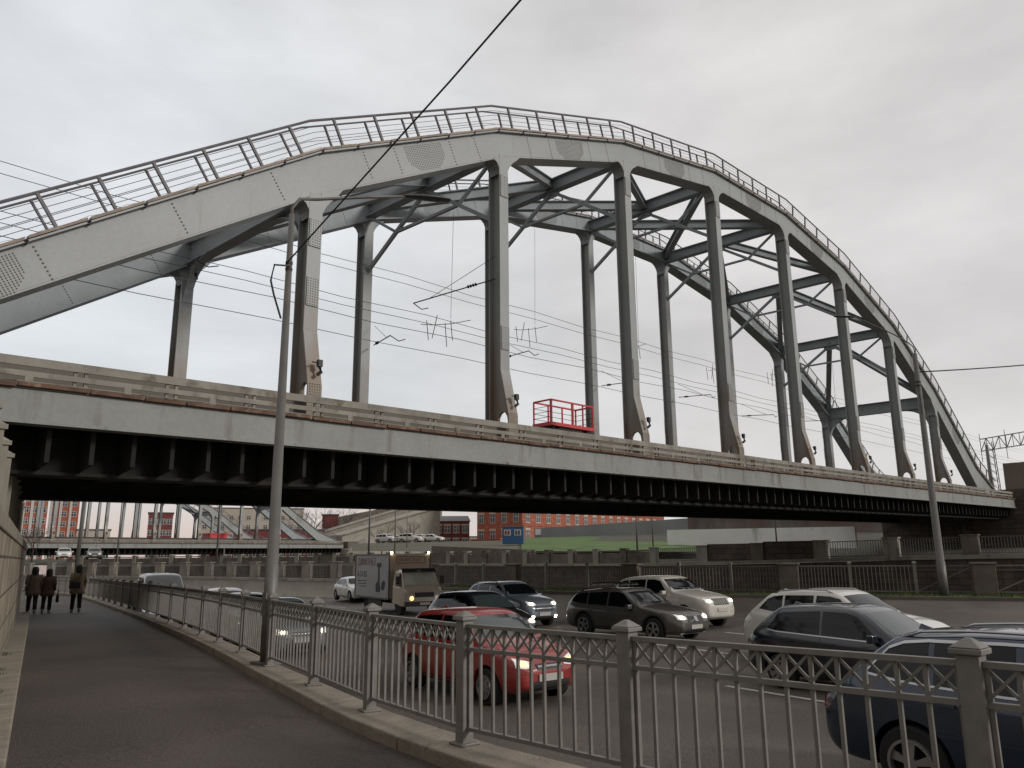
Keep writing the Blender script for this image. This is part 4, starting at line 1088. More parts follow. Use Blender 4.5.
# cars on the far embankment road and parked by the brick building
for i, (px_, py_, d, h, sp_, m_, lb) in enumerate(((62, 559.5, 118, 195, SEDAN, WHT, 'tiny white car driving on the far embankment, left one of two'), (92, 559.5, 116, 195, SEDAN, GRY, 'tiny grey car driving on the far embankment, right one of two'),
        (385, 543.5, 150, 165, SUV, WHT, 'white parked car at the left of the far car park'), (396, 543.5, 152, 140, SEDAN, SILV, 'silver parked car second from left in the far car park'),
        (409, 543, 148, 150, SUV, WHT2, 'cream parked car in the middle of the far car park'), (421, 542.5, 152, 170, HATCH, WHT, 'white parked hatchback second from right in the far car park'), (431, 542, 150, 150, SEDAN, WHT, 'white parked saloon at the right end of the far car park'))):
    p = azd(bearing(px_), d); make_car('distant_car', lb, (p.x, p.y, zpx(px_, py_, d)), h, sp_, m_, lamp=HLDIM, group='distant cars across the canal')

# ------------------------------------------------------------------ box truck
def textobj(name, s, size, mt, parent, loc, rot, ext=.004, align='LEFT'):
    cu = bpy.data.curves.new(name, 'FONT'); cu.body = s; cu.size = size; cu.extrude = ext; cu.align_x = align
    o = bpy.data.objects.new(name, cu); C.objects.link(o)
    bpy.context.view_layer.update()
    me = bpy.data.meshes.new_from_object(o.evaluated_get(bpy.context.evaluated_depsgraph_get()))
    bpy.data.objects.remove(o); me.materials.clear(); me.materials.append(mt)
    o = bpy.data.objects.new(name, me); C.objects.link(o); o.parent = parent; o.location = loc; o.rotation_euler = rot; return o
TGREY = mat('truck_box_print', (.36, .35, .345), .6, noise=(.8, .15), stain=((.13, .12, .12), .8, .55, 1)); TFRONT = mat('truck_box_front', (.58, .47, .38), .7, noise=(1, .08))
TRED = mat('truck_red_print', (.16, .035, .04), .6); TDK = mat('truck_dark_print', (.02, .02, .025), .6); CABP = paint('truck_cab_paint', (.5, .42, .33))
tp = on_road(24.5, 33.2)
tr = thing('box_truck', 'box truck with printed grey sides, red lettering and roof marker lights', 'truck', tp, R(90-193))
mb = MB(); mb.box((-1.0, 0, 1.78), (4.6, 2.2, 2.15)); bx = mb.build('cargo_box', TGREY, tr, bevel=.03)
mb = MB(); mb.box((1.306, 0, 1.78), (.012, 2.12, 2.07)); mb.build('front_panel', TFRONT, tr)
mb = MB()
for y in (-1.11, 1.11): mb.box((-1.0, y, 2.84), (4.66, .05, .06)); mb.box((-1.0, y, .72), (4.66, .05, .08))
for x in (-3.3, 1.3):
    for y in (-1.1, 1.1): mb.box((x, y, 1.78), (.05, .06, 2.2))
mb.build('box_edge', GALV, tr)
# printing on the near (right-hand) side, y = -1.1 faces the footpath
rot = (PI/2, 0, 0)
textobj('lettering', 'ДИМОНЕТ', .50, TRED, bx, (-3.0, -1.105, 2.32), rot)
textobj('lettering', '8-33-55', .42, TDK, bx, (-3.0, -1.105, 1.72), rot)
for i, z in enumerate((1.52, 1.38, 1.24)):
    mb = MB(); mb.box((-2.35+.1*i, -1.108, z), (1.3-.2*i, .006, .035)); mb.build('print_line', TDK, bx)
mb = MB()
mb.prism([(-.35, 1.0), (.15, 1.0), (.22, 1.25), (.1, 1.5), (.08, 2.2), (.3, 2.25), (.3, 2.42), (-.3, 2.42), (-.3, 2.25), (-.1, 2.2), (-.12, 1.55), (-.4, 1.35)], -1.108, -1.102)
mb.prism([(.3, 1.15), (.7, 1.1), (.85, 1.45), (.7, 1.6), (.4, 1.5)], -1.108, -1.102)
mb.build('print_tool_shape', TDK, bx)
textobj('lettering', 'ТРАНСПОРТ', .20, TRED, bx, (1.314, -.62, 2.50), (PI/2, 0, PI/2))
mb = MB()
for a, b in (((-.72, 2.42), (.82, 2.42)), ((.82, 2.42), (.82, 2.72)), ((.82, 2.72), (-.72, 2.72)), ((-.72, 2.72), (-.72, 2.42))): mb.bar((1.316, *a), (1.316, *b), .03, .01, upv=(1, 0, 0))
mb.build('print_frame', TRED, bx)
for y in (-1.0, 1.0):
    mb = MB(); mb.lathe([(.03, -.05), (.065, 0), (.03, .05)], (1.34, y, 2.92), 10); mb.build('marker_light', HLON, tr, smooth=True)
# cab
mb = MB()
secs = [(1.42, .55, 1.98, .90, .98), (1.6, .5, 2.12, .98, 1.0), (2.05, .5, 2.13, .97, 1.0), (2.35, .45, 2.05, .93, 1.0), (2.72, .42, 1.38, .93, .99), (2.95, .42, 1.12, .90, .96), (3.05, .48, .95, .84, .9)]
vs = []
for x, z0, z1, wt_, wb_ in secs:
    vs += [V((x, -wb_, z0)), V((x, -wb_*1.0, (z0+1.25)/2)), V((x, -wb_, min(1.28, z1-.02))), V((x, -wt_*.93, z1-.05)), V((x, -wt_*.75, z1)), V((x, 0, z1+.03)), V((x, wt_*.75, z1)), V((x, wt_*.93, z1-.05)), V((x, wb_, min(1.28, z1-.02))), V((x, wb_, (z0+1.25)/2)), V((x, wb_, z0))]
n = 11
mb.add(vs, [(i*n+k, i*n+(k+1) % n, (i+1)*n+(k+1) % n, (i+1)*n+k) for i in range(len(secs)-1) for k in range(n)]+[tuple(range(n)), tuple(range((len(secs)-1)*n, len(secs)*n))])
cab = mb.build('cab', CABP, tr, smooth=False, bevel=.05)
mb = MB(); mb.add([(2.74, -.88, 1.40), (2.74, .88, 1.40), (2.40, .82, 2.0), (2.40, -.82, 2.0), (2.70, -.86, 1.38), (2.70, .86, 1.38), (2.34, .80, 2.0), (2.34, -.80, 2.0)], [(0, 1, 2, 3), (4, 7, 6, 5), (0, 3, 7, 4), (1, 5, 6, 2), (0, 4, 5, 1), (3, 2, 6, 7)])
mb.build('windscreen', mat('truck_windscreen', (.5, .52, .44), .15, noise=(2, .2)), tr)  # bright sky reflection put into the glass as a pale base colour
mb = MB(); mb.add([(2.42, -.90, 1.97), (2.42, .90, 1.97), (2.28, .88, 2.17), (2.28, -.88, 2.17), (2.55, 0, 1.98)], [(0, 1, 2, 3), (0, 4, 1), (0, 3, 2, 1)]); mb.build('sun_visor', TRIM, tr)
for s_ in (-1, 1):
    mb = MB(); mb.add([(1.75, s_*1.005, 1.32), (2.5, s_*.995, 1.32), (2.3, s_*.955, 1.95), (1.75, s_*.955, 1.95), (1.75, s_*.98, 1.32), (2.5, s_*.97, 1.32), (2.3, s_*.93, 1.95), (1.75, s_*.93, 1.95)], [(0, 1, 2, 3), (4, 7, 6, 5), (0, 4, 5, 1), (2, 6, 7, 3), (0, 3, 7, 4), (1, 5, 6, 2)]); mb.build('side_window', TINT, tr)
    mb = MB(); mb.box((2.55, s_*1.17, 1.62), (.06, .18, .38)); mb.bar((2.45, s_*.98, 1.8), (2.55, s_*1.15, 1.75), .03, .03); mb.build('wing_mirror', TRIM, tr)
    mb = MB(); mb.lathe([(.10, 0), (.10, .03), (.05, .045)], (0, 0, 0), 12, axis='y'); o = mb.build('headlight', HLAMB if s_ < 0 else HLDIM, tr); o.location = (3.03, s_*.66, .80); o.rotation_euler = (0, 0, -PI/2)
mb = MB(); mb.box((3.0, 0, .95), (.12, 1.0, .22)); mb.build('grille', TRIM, tr)
mb = MB(); mb.box((3.02, 0, .55), (.2, 1.98, .2)); mb.build('bumper', TRIM, tr, bevel=.03)
mb = MB(); mb.box((3.13, 0, .55), (.012, .52, .112)); mb.build('licence_plate', PLATE, tr)
mb = MB(); mb.box((-.2, 0, .55), (5.9, .8, .22)); mb.box((-.8, -.95, .5), (1.8, .06, .35)); mb.box((-.8, .95, .5), (1.8, .06, .35)); mb.build('chassis', TRIM, tr)
for x, y in ((2.2, -.85), (2.2, .85), (-1.9, -.85), (-1.9, .85)):
    mb = MB(); mb.lathe([(.25, -.12), (.38, -.12), (.40, -.08), (.40, .08), (.38, .12), (.25, .12)], (x, y, .40), 24, axis='y'); wh = mb.build('wheel', TYRE, tr)
    mb = MB(); mb.lathe([(.06, -.10), (.25, -.08), (.25, .08), (.06, .10)], (x, y, .40), 20, axis='y'); mb.build('rim', GALV, wh)
# ------------------------------------------------------------------ people
def skin_body(name, verts, edges, radii, mt, parent, sub=2, root_i=0):
    me = bpy.data.meshes.new(name); me.from_pydata(verts, edges, []); o = bpy.data.objects.new(name, me); C.objects.link(o)
    sk = o.modifiers.new('s', 'SKIN'); 
    if not me.skin_vertices: 
        bm = bmesh.new(); bm.from_mesh(me); bm.verts.layers.skin.verify(); bm.to_mesh(me); bm.free()
    for i, r in enumerate(radii):
        sv = me.skin_vertices[0].data[i]; sv.radius = (r, r) if not isinstance(r, tuple) else r; sv.use_root = (i == root_i)
    ss = o.modifiers.new('u', 'SUBSURF'); ss.levels = sub; ss.render_levels = sub
    bpy.context.view_layer.update()
    m2 = bpy.data.meshes.new_from_object(o.evaluated_get(bpy.context.evaluated_depsgraph_get())); bpy.data.objects.remove(o)
    m2.materials.clear(); m2.materials.append(mt); m2.polygons.foreach_set('use_smooth', [True]*len(m2.polygons))
    o = bpy.data.objects.new(name, m2); C.objects.link(o); o.parent = parent; return o
SKINM = mat('skin', (.36, .22, .16), .6); TROU = mat('dark_trousers', (.012, .012, .016), .9)
HAIRM = mat('dark_hair', (.012, .009, .008), .6); BAGM = mat('dark_bag', (.012, .011, .011), .6); SHOE = mat('pale_trainers', (.35, .33, .3), .7)
def person(label, x, y, heading, h, coat_col, stride, bag, hem=.52, hood=False, arm=.1):
    t = thing('person', label, 'person', (x, y, zpath(y)), R(90-heading), 'people walking on the footpath')
    k = h/1.68; s = stride
    P = {'pel': (0, 0, .92), 'sp': (0, 0, 1.08), 'ch': (.01, 0, 1.26), 'nk': (0, 0, 1.42), 'hd0': (.02, 0, 1.49), 'hd': (.03, 0, 1.57), 'hd2': (.02, 0, 1.64)}
    verts = []; idx = {}
    def add(n, p): idx[n] = len(verts); verts.append(tuple(c*k for c in p))
    for n, p in P.items(): add(n, p)
    rad = [(.13, .15), (.11, .13), (.11, .15), .055, .06, (.085, .075), .06]
    edges = [(0, 1), (1, 2), (2, 3), (3, 4), (4, 5), (5, 6)]
    for sd, yy in (('l', 1), ('r', -1)):
        f = s*yy
        for n, p, r in (('hip', (0, .09*yy, .86), .095), ('kn', (.12*f+.03, .10*yy, .48), .06), ('an', (.26*f-.04*(f < 0), .10*yy, .09+.05*(f < 0)), .042), ('to', (.26*f+.14, .11*yy, .035+.02*(f < 0)), .04)):
            add(sd+n, p); rad.append(r)
        edges += [(0, idx[sd+'hip']), (idx[sd+'hip'], idx[sd+'kn']), (idx[sd+'kn'], idx[sd+'an']), (idx[sd+'an'], idx[sd+'to'])]
        for n, p, r in (('sh', (0, .17*yy, 1.36), .06), ('el', (-.03-.10*f*.6, .23*yy, 1.09), .042), ('wr', (arm-.16*f, .22*yy, .86), .028), ('ha', (arm+.02-.18*f, .215*yy, .78), .03)):
            add(sd+n, p); rad.append(r)
        edges += [(2, idx[sd+'sh']), (idx[sd+'sh'], idx[sd+'el']), (idx[sd+'el'], idx[sd+'wr']), (idx[sd+'wr'], idx[sd+'ha'])]
        # fingers
        hx, hy, hz = (arm+.02-.18*f, .215*yy, .78)
        for q in range(4):
            add('%sf%d' % (sd, q), (hx-.03+.02*q, hy, hz-.09-.01*(q in (1, 2)))); rad.append(.008); edges.append((idx[sd+'ha'], len(verts)-1))
        add(sd+'th', (hx+.05, hy-.01*yy, hz-.04)); rad.append(.009); edges.append((idx[sd+'ha'], len(verts)-1))
    body = skin_body('body', verts, edges, rad, SKINM, t)
    # trousers: tubes round the legs
    for sd in 'lr':
        mb = MB(); a, b, c = (V(verts[idx[sd+n]]) for n in ('hip', 'kn', 'an'))
        mb.tube([a, a*.5+b*.5, b, b*.5+c*.5, c+V((0, 0, .03))], [.115*k, .095*k, .075*k, .068*k, .066*k], 12); mb.build('trouser_leg', TROU, t, smooth=True)
        f_ = V(verts[idx[sd+'an']]); g = V(verts[idx[sd+'to']])
        mb = MB(); mb.tube([f_+V((-.07, 0, -.045)), f_+V((-.02, 0, -.03)), g+V((-.03, 0, 0)), g+V((.06, 0, -.01))], [.04, .055, .047, .03], 10); mb.build('shoe', SHOE, t, smooth=True)
    # long coat
    cm = mat('coat_cloth', coat_col, .95, noise=(3, .2), bump=.3, bscale=6)
    mb = MB(); rings = [(hem, .235, .20), (hem+.12, .24, .205), (.80, .235, .195), (.95, .215, .18), (1.08, .195, .165), (1.22, .215, .17), (1.34, .205, .155), (1.41, .13, .11), (1.46, .085, .085)]
    vs = []; n = 24
    for z, ry, rx in rings:
        for q in range(n):
            a = 2*PI*q/n; w_ = 1+.03*math.sin(5*a+z*9)*(1 if z < 1.0 else .4)
            vs.append((rx*k*math.cos(a)*w_, ry*k*math.sin(a)*w_, z*k))
    fs = [(i*n+q, i*n+(q+1) % n, (i+1)*n+(q+1) % n, (i+1)*n+q) for i in range(len(rings)-1) for q in range(n)]+[tuple(range(n-1, -1, -1)), tuple((len(rings)-1)*n+q for q in range(n))]
    mb.add(vs, fs); co = mb.build('coat', cm, t, smooth=True)
    for sd in 'lr':
        a, b, c = (V(verts[idx[sd+n]]) for n in ('sh', 'el', 'wr'))
        mb = MB(); mb.tube([a+V((0, 0, .02)), a*.5+b*.5, b, b*.5+c*.5, c+V((0, 0, -.01))], [.088*k, .078*k, .068*k, .06*k, .056*k], 12); mb.build('sleeve', cm, co, smooth=True)
    # long hair down the back
    mb = MB(); vs = []; n = 16
    hr = [(1.70, .02, .02, 0), (1.685, .07, .07, .01), (1.64, .105, .098, .0), (1.56, .115, .105, -.01), (1.48, .11, .10, -.03), (1.40, .105, .075, -.06), (1.30, .09, .05, -.10), (1.24, .05, .03, -.11)]
    for z, ry, rx, ox in hr:
        for q in range(n):
            a = 2*PI*q/n; fx = math.cos(a)
            xx = rx*fx
            if fx > .35 and z < 1.62: xx = rx*.35
            vs.append(((ox+xx+.005)*k, ry*math.sin(a)*k, z*k))
    mb.add(vs, [(i*n+q, i*n+(q+1) % n, (i+1)*n+(q+1) % n, (i+1)*n+q) for i in range(len(hr)-1) for q in range(n)]+[tuple(range(n-1, -1, -1)), tuple((len(hr)-1)*n+q for q in range(n))])
    mb.build('hair', HAIRM, t, smooth=True)
    # face details (eyes, nose) on the front of the head
    mb = MB()
    for s_ in (-1, 1): mb.lathe([(.002, -.008), (.013, 0), (.002, .008)], (.108*k, .032*s_*k, 1.575*k), 8)
    mb.add([(.105*k, -.012, 1.53*k), (.105*k, .012, 1.53*k), (.13*k, 0, 1.535*k), (.108*k, 0, 1.58*k)], [(0, 1, 2), (1, 3, 2), (0, 2, 3), (0, 3, 1)])
    mb.build('face', SKINM, t)
    if bag:
        bx_, by_, bz_ = bag[:3]
        b_ = thing('bag', bag[3], 'bag', (x, y, zpath(y)), R(90-heading)); 
        mb = MB(); mb.box((bx_*k, by_*k, bz_*k), (.14, .30, .24) if len(bag) < 5 else (.28, .10, .30)); mb.build('pouch', BAGM, b_, bevel=.03)
        mb = MB()
        if len(bag) < 5: mb.tube([(bx_*k, by_*k+.13, bz_*k+.1), (-.19*k, .02, 1.2*k), (-.12*k, -.12, 1.42*k), (.02, -.13, 1.45*k), (.16*k, .0, 1.25*k), (.2*k, by_*k-.02, (bz_+.14)*k)], .014, 6)
        else: mb.tube([(bx_*k-.1, by_*k, bz_*k+.13), (bx_*k-.05, by_*k, bz_*k+.32), (bx_*k+.05, by_*k, bz_*k+.32), (bx_*k+.1, by_*k, bz_*k+.13)], .012, 6)
        mb.build('strap', BAGM, b_)
    return t
person('leftmost of three walkers, long beige coat, dark hair, dark trousers and pale shoes', 8.25, 33.9, 12, 1.70, (.17, .13, .10), .9, None, hem=.66)
person('middle walker in a brownish quilted coat with a dark bag at the right hand', 8.75, 33.95, 18, 1.62, (.12, .07, .055), -.7, (-.05, -.36, .55, 'dark handbag hanging from the middle walker\'s right hand', 1), hem=.64)
person('rightmost of three walkers, light olive-beige coat and a dark crossbody bag', 9.55, 33.2, 10, 1.75, (.27, .21, .14), .5, (-.2, .08, .98, 'dark crossbody bag worn on the rightmost walker\'s back'), hem=.66)

# ------------------------------------------------------------------ buildings
def block(name, label, corner, length, depth, h, az_wall, mt, storeys=0, bays=0, roof=ROOFM, win=(1.1, 1.7), z0=None, sill=1.2, stg=3.9, roofh=0, surround=None, parapet=.0, faces=(0,)):
    """facade runs from `corner` along bearing az_wall; the body extends behind it (away from the camera)"""
    x, y = corner; z0 = zfar(x, y)-.3 if z0 is None else z0
    t = thing(name, label, 'building', (x, y, z0), R(90-az_wall), kwgroup.get(name))
    mb = MB(); mb.box((length/2, depth/2, h/2), (length, depth, h)); mb.build('wall', mt, t)
    mb = MB()
    if roofh:
        mb.add([(-.3, -.3, h+.003), (length+.3, -.3, h+.003), (length+.3, depth+.3, h+.003), (-.3, depth+.3, h+.003), (0.3, depth/2, h+roofh), (length-.3, depth/2, h+roofh)], [(0, 1, 5, 4), (2, 3, 4, 5), (0, 4, 3), (1, 2, 5), (0, 3, 2, 1)])
    else: mb.box((length/2, depth/2, h+.15), (length+.5, depth+.5, .3))
    mb.build('roof', roof, t)
    n = 0
    for st in range(storeys):
        for b in range(bays):
            if n >= 100: break
            cx = length*(b+.5)/bays; cz = sill+st*stg+win[1]/2; n += 1
            if surround:
                mb = MB(); mb.box((cx, -.03, cz+win[1]/2+.22), (win[0]+.5, .14, .4)); mb.box((cx, -.04, cz-win[1]/2-.12), (win[0]+.4, .18, .14))
                mb.build('window_surround', surround, t)
            mb = MB()
            for dx in (-win[0]/2, 0, win[0]/2): mb.box((cx+dx, -.035, cz), (.12, .10, win[1]))
            for dz in (-win[1]/2, win[1]*.12, win[1]/2): mb.box((cx, -.033, cz+dz), (win[0]+.115, .094, .12))
            w_ = mb.build('window', WINW, t)
            mb = MB(); mb.box((cx, -.006, cz), (win[0], .03, win[1])); mb.build('pane', GLASS, w_)
    return t
kwgroup = {}
# long red brick factory
p0 = azd(bearing(521), 188)
fb = block('brick_building', 'long red brick building with white windows behind the grass slope', (p0.x, p0.y), 74, 14, 17, 82, BRICK, storeys=4, bays=17, win=(1.5, 2.2), z0=3.6, sill=1.9, stg=4.0, surround=WINC)
mb = MB(); mb.box((37, -.05, 5.2), (74, .12, .3)); mb.box((37, -.06, 9.2), (74, .14, .35)); mb.box((37, -.06, 16.6), (74.2, .3, .6)); mb.build('cornice', BRICK, fb)
for st in range(3):
    for b in range(4):
        cy, cz = 13.2-3.6*b-.6, 1.9+st*4.0+1.1
        mb = MB(); mb.box((-.03, cy, cz+1.32), (.14, 2.0, .4)); mb.build('window_surround', WINC, fb)
        mb = MB()
        for dy in (-.75, 0, .75): mb.box((-.035, cy+dy, cz), (.10, .12, 2.2))
        for dz in (-1.1, .26, 1.1): mb.box((-.033, cy, cz+dz), (.094, 1.615, .12))
        w_ = mb.build('window', WINW, fb); mb = MB(); mb.box((-.006, cy, cz), (.03, 1.5, 2.2)); mb.build('pane', GLASS, w_)
mb = MB(); mb.box((-2.2, 8, .9), (4.2, 9, 1.8)); mb.build('annex', BRICK, fb); mb = MB(); mb.box((-2.2, 8, 1.95), (4.8, 9.6, .22)); mb.build('annex_roof', mat('pink_roof', (.42, .12, .09), .7), fb)
p0 = azd(bearing(432), 215); block('brick_house', 'small dark red house with pale windows, left of the long brick building', (p0.x, p0.y), 9.6, 9, 8.0, 130, MAROON, 2, 4, win=(1.5, 1.9), z0=3.0, sill=1.3, stg=3.6, surround=WINC, roofh=1.6)
p0 = azd(bearing(384), 330); block('pale_shed', 'long pale low building far behind the parked cars', (p0.x, p0.y), 60, 14, 7, 130, PALEB, 1, 9, win=(3, 2), z0=2.5)
# concrete viaduct ramps behind the second bridge
def slab_wall(name, label, px0, d0, z00, z01, px1, d1, z10, z11, th, mt, cat='wall', lip=None):
    a = azd(bearing(px0), d0); b = azd(bearing(px1), d1); t = thing(name, label, cat, (a.x, a.y, 0)); d = (b-a); n = V((-d.y, d.x, 0)).normalized()*th
    if n.y < 0: n = -n
    mb = MB(); vs = [V((0, 0, z00)), V((d.x, d.y, z10)), V((d.x, d.y, z11)), V((0, 0, z01))]; vs = vs+[v+n for v in vs]
    mb.add(vs, [(0, 1, 2, 3), (7, 6, 5, 4), (0, 4, 5, 1), (1, 5, 6, 2), (2, 6, 7, 3), (3, 7, 4, 0)]); mb.build('wall_face', mt, t)
    if lip:
        mb = MB(); u = V((0, 0, 1)); mb.bar(vs[3]-n*.1+u*.12, vs[2]-n*.1+u*.12, .5, .24); mb.build('coping', lip, t)
    return t

slab_wall('ramp_wall', 'lower concrete ramp wall rising to the right behind the far car park', 340, 185, 0, zpx(340, 535, 185), 438, 203, 0, zpx(438, 507, 203), 6, CONCL, lip=CONC)
slab_wall('ramp_wall', 'upper concrete ramp wall behind, higher and farther left', 318, 230, 0, zpx(318, 533, 230), 440, 250, 0, zpx(440, 497, 250), 6, CONC, lip=CONCL)
slab_wall('ramp_wall', 'grey sloping roof-like wall farthest behind the ramps', 334, 300, 0, zpx(334, 517, 300), 430, 310, 0, zpx(430, 499, 310), 8, CONCD)
p0 = azd(bearing(319), 260); block('brick_house', 'small dark red block between the far bridge and the ramps', (p0.x, p0.y), 5, 6, zpx(319, 515, 260)-1.5, 122, MAROON, 1, 2, z0=1.5, win=(.8, 1.0), sill=8)
# white and grey hoardings across the canal
slab_wall('white_hoarding', 'long white weathered hoarding under the right half of the bridge', 668, 92, zpx(668, 549, 92), zpx(668, 530, 92), 857, 78, zpx(857, 548, 78), zpx(857, 526.5, 78), .25, WHITEP, 'hoarding')
slab_wall('grey_hoarding', 'plain grey wall running along the top of the grass slope', 533, 150, zpx(533, 541, 150), zpx(533, 528.5, 150), 690, 140, zpx(690, 536, 140), zpx(690, 518, 140), .3, GREYW, 'wall')
slab_wall('shed_wall', 'low brown and grey sheds behind the white hoarding', 688, 120, 2, zpx(688, 514, 120), 935, 106, 2, zpx(935, 519, 106), 6, mat('shed_wall', (.17, .12, .10), .9, noise=(.12, .4), stain=((.22, .22, .2), .12, .5, .3)), 'building', lip=GREYW)
slab_wall('quay_ledge', 'low concrete ledge along the grass slope across the canal', 430, 88, 0, zpx(430, 546, 88), 533, 84, 0, zpx(533, 550, 84), .6, CONCD, 'wall')
# sign on the grey wall
a = azd(bearing(537), 149.3); st = thing('notice_board', 'small white notice board on the grey wall beside the blue cabin', 'sign', (a.x, a.y, zpx(537, 532, 149.3)), R(90-bearing(537)-90))
mb = MB(); mb.box((0, 0, 0), (1.1, .06, 1.1)); mb.build('board', WINW, st)
# blue cabin
a = azd(bearing(512), 112); cb = thing('site_cabin', 'small blue site cabin with white windows before the brick building', 'cabin', (a.x, a.y, zpx(512, 544, 112)), R(90-bearing(512)-95))
mb = MB(); mb.box((0, 0, 1.15), (2.9, 2.4, 2.3)); mb.build('cabin_body', BLUEP, cb)
for i, x in enumerate((-.75, .7)):
    mb = MB(); mb.box((x, -1.22, 1.55), (.95, .06, .8)); w_ = mb.build('window', WINW, cb)
    mb = MB(); mb.box((x-.2, -1.262, 1.55), (.3, .03, .6)); mb.box((x+.2, -1.262, 1.55), (.3, .03, .6)); mb.build('pane', GLASS if i else TRED, w_)
mb = MB(); mb.box((0, 0, 2.36), (3.05, 2.55, .12)); mb.build('roof', ROOFM, cb)
# grass slope patch
def slope(name, pts, mt):
    vs = [V((0, 0, 0))]
    P = []
    for px, py, d in pts: q = azd(bearing(px), d); P.append(V((q.x, q.y, zpx(px, py, d))))
    n = 14; rows = []
    for j in range(7):
        r = []
        for i in range(n+1):
            a = P[0].lerp(P[1], i/n); b = P[3].lerp(P[2], i/n); q = a.lerp(b, j/6); r.append((q.x, q.y, q.z+random.uniform(-.05, .05)*(0 < j < 6)))
        rows.append(r)
    o = sheet(name, rows, mt, smooth_=True); return o
tag(slope('grass_slope', [(520, 551, 86), (700, 552, 74), (700, 533.5, 137), (520, 538, 147)], mat('bright_grass', (.08, .14, .03), 1, noise=(.3, .35), bump=.8, bscale=5, stain=((.10, .09, .045), .3, .56, 1))), kind='structure')
tag(slope('rough_bank', [(350, 551, 100), (520, 552, 86), (520, 540, 146), (350, 543.5, 148)], mat('dry_grass', (.085, .08, .05), 1, noise=(.5, .3), bump=.8, bscale=5)), kind='structure')
# red brick blocks far left behind the bridges
for i, (px0, px1, pytop, d, mt, lb) in enumerate(((14, 40, 470, 250, BRICK, 'tall red brick apartment tower at the far left'), (42, 72, 465, 270, BRICK, 'tall red brick tower, second from the far left'))):
    a = azd(bearing(px0), d); b = azd(bearing(px1), d); L_ = (b-a).length; az = math.degrees(math.atan2((b-a).x, (b-a).y))
    t = block('brick_tower', lb, (a.x, a.y), L_, 14, zpx(px0, pytop, d)-1, az, mt, 8, 3, win=(1.3, 1.5), z0=.8, sill=1.5, stg=3.0)
    for q in range(3):
        mb = MB(); mb.box((L_*(q+.03)/3+.25, -.12, (zpx(px0, pytop, d)-1)/2), (.7, .2, zpx(px0, pytop, d)-1.5)); mb.build('white_strip', WINW, t)
for i, (px0, px1, py, d, mt, lb, cols) in enumerate(((72, 106, 530, 240, PALEB, 'low pale building with small windows behind the far bridge hangers', 6), (143, 168, 513, 260, MAROON, 'dark red building behind the middle of the far bridge', 4),
        (196, 300, 508, 300, PALEB, 'long pale building with dark roof behind the far bridge end', 12), (230, 322, 530, 225, MAROON, 'low maroon building behind the end of the far arch', 10))):
    a = azd(bearing(px0), d); b = azd(bearing(px1), d); L_ = (b-a).length; az = math.degrees(math.atan2((b-a).x, (b-a).y))
    H_ = zpx(px0, py, d)-.8
    block('distant_building', lb, (a.x, a.y), L_, 12, H_, az, mt, max(1, int(H_/3.4)), cols, win=(1.4, 1.5), z0=.8, sill=1.2, stg=3.3, roofh=0)
a = azd(bearing(136), 215)
rc = thing('red_kiosk', 'small bright red kiosk glimpsed behind the far bridge railing', 'kiosk', (azd(bearing(212), 165).x, azd(bearing(212), 165).y, 1.0))
mb = MB(); mb.box((0, 0, 2.6), (3.4, 3.4, 5.2)); mb.box((0, 0, 5.3), (3.7, 3.7, .3)); mb.build('kiosk_body', REDP, rc)

# ------------------------------------------------------------------ masts, posts, gantry
def mast(label, px, d, ytop, r, ground=None, arm=0):
    a = azd(bearing(px), d); z0 = (zfar(a.x, a.y) if ground is None else ground)-.05
    t = thing('lamp_mast', label, 'lamp post', (a.x, a.y, z0), 0, 'slim posts beyond the bridge'); h = zpx(px, ytop, d)-z0
    mb = MB(); mb.tube([(0, 0, 0), (0, 0, h)], r, 8, r2=r*.6); mb.build('pole', GALV, t, smooth=True)
    if arm: mb = MB(); mb.tube([(0, 0, h), (arm*.5, -.5, h+.3), (arm, -1, h+.35)], .04, 6); mb.box((arm*1.2, -1.1, h+.34), (.7, .25, .12)); mb.build('lamp_arm', DARK, t)
for args in (('dark slim post rising behind the walkers', 76, 62, 480, .16, -.6), ('thin post beyond the bridge, left of the lamp post', 115, 100, 490, .1), ('thin pole beyond the bridge in front of the far arch', 215, 105, 482, .13),
             ('shorter thin pole right of another pole by the far bridge', 222, 100, 548, .1), ('dark pole behind the back of the box truck', 367, 92, 478, .13), ('thin pole above the front of the box truck', 393, 98, 480, .09), ('thin pole beside the cab of the box truck', 405, 110, 515, .09),
             ('thin pole in front of the grass slope, left one of two', 636, 72, 500, .09), ('pale thin pole on the grass slope, right one of two', 652, 74, 500, .07), ('dark pole by the white hoarding', 776, 72, 500, .08)):
    mast(*args)
def lattice(mb, p, h, w=.35):
    for sx, sy in ((-1, -1), (1, -1), (1, 1), (-1, 1)): mb.bar(p+V((sx*w, sy*w, 0)), p+V((sx*w*.7, sy*w*.7, h)), .06, .06)
    z = 0; f = 1
    while z < h-.8:
        for (a, b) in (((-1, -1), (1, -1)), ((1, -1), (1, 1)), ((-1, 1), (1, 1)), ((-1, -1), (-1, 1))):
            mb.bar(p+V((a[0]*w*f, a[1]*w*f, z)), p+V((b[0]*w*f, b[1]*w*f, z+.8)), .035, .035)
        z += .8; f -= .3*.8/h
g = azd(bearing(1003), 98); g2 = azd(bearing(1090), 92)
zg = zpx(1003, 449, 98)
gt = thing('catenary_gantry', 'steel lattice gantry over the tracks at the right edge', 'gantry', (g.x, g.y, 4)) 
mb = MB(); lattice(mb, V((0, 0, 0)), zg-4+.8, .45); mb.build('leg', GALV, gt)
mb = MB(); lattice(mb, V((g2.x-g.x, g2.y-g.y, 0)), zg-4+.8, .45); mb.build('leg', GALV, gt)
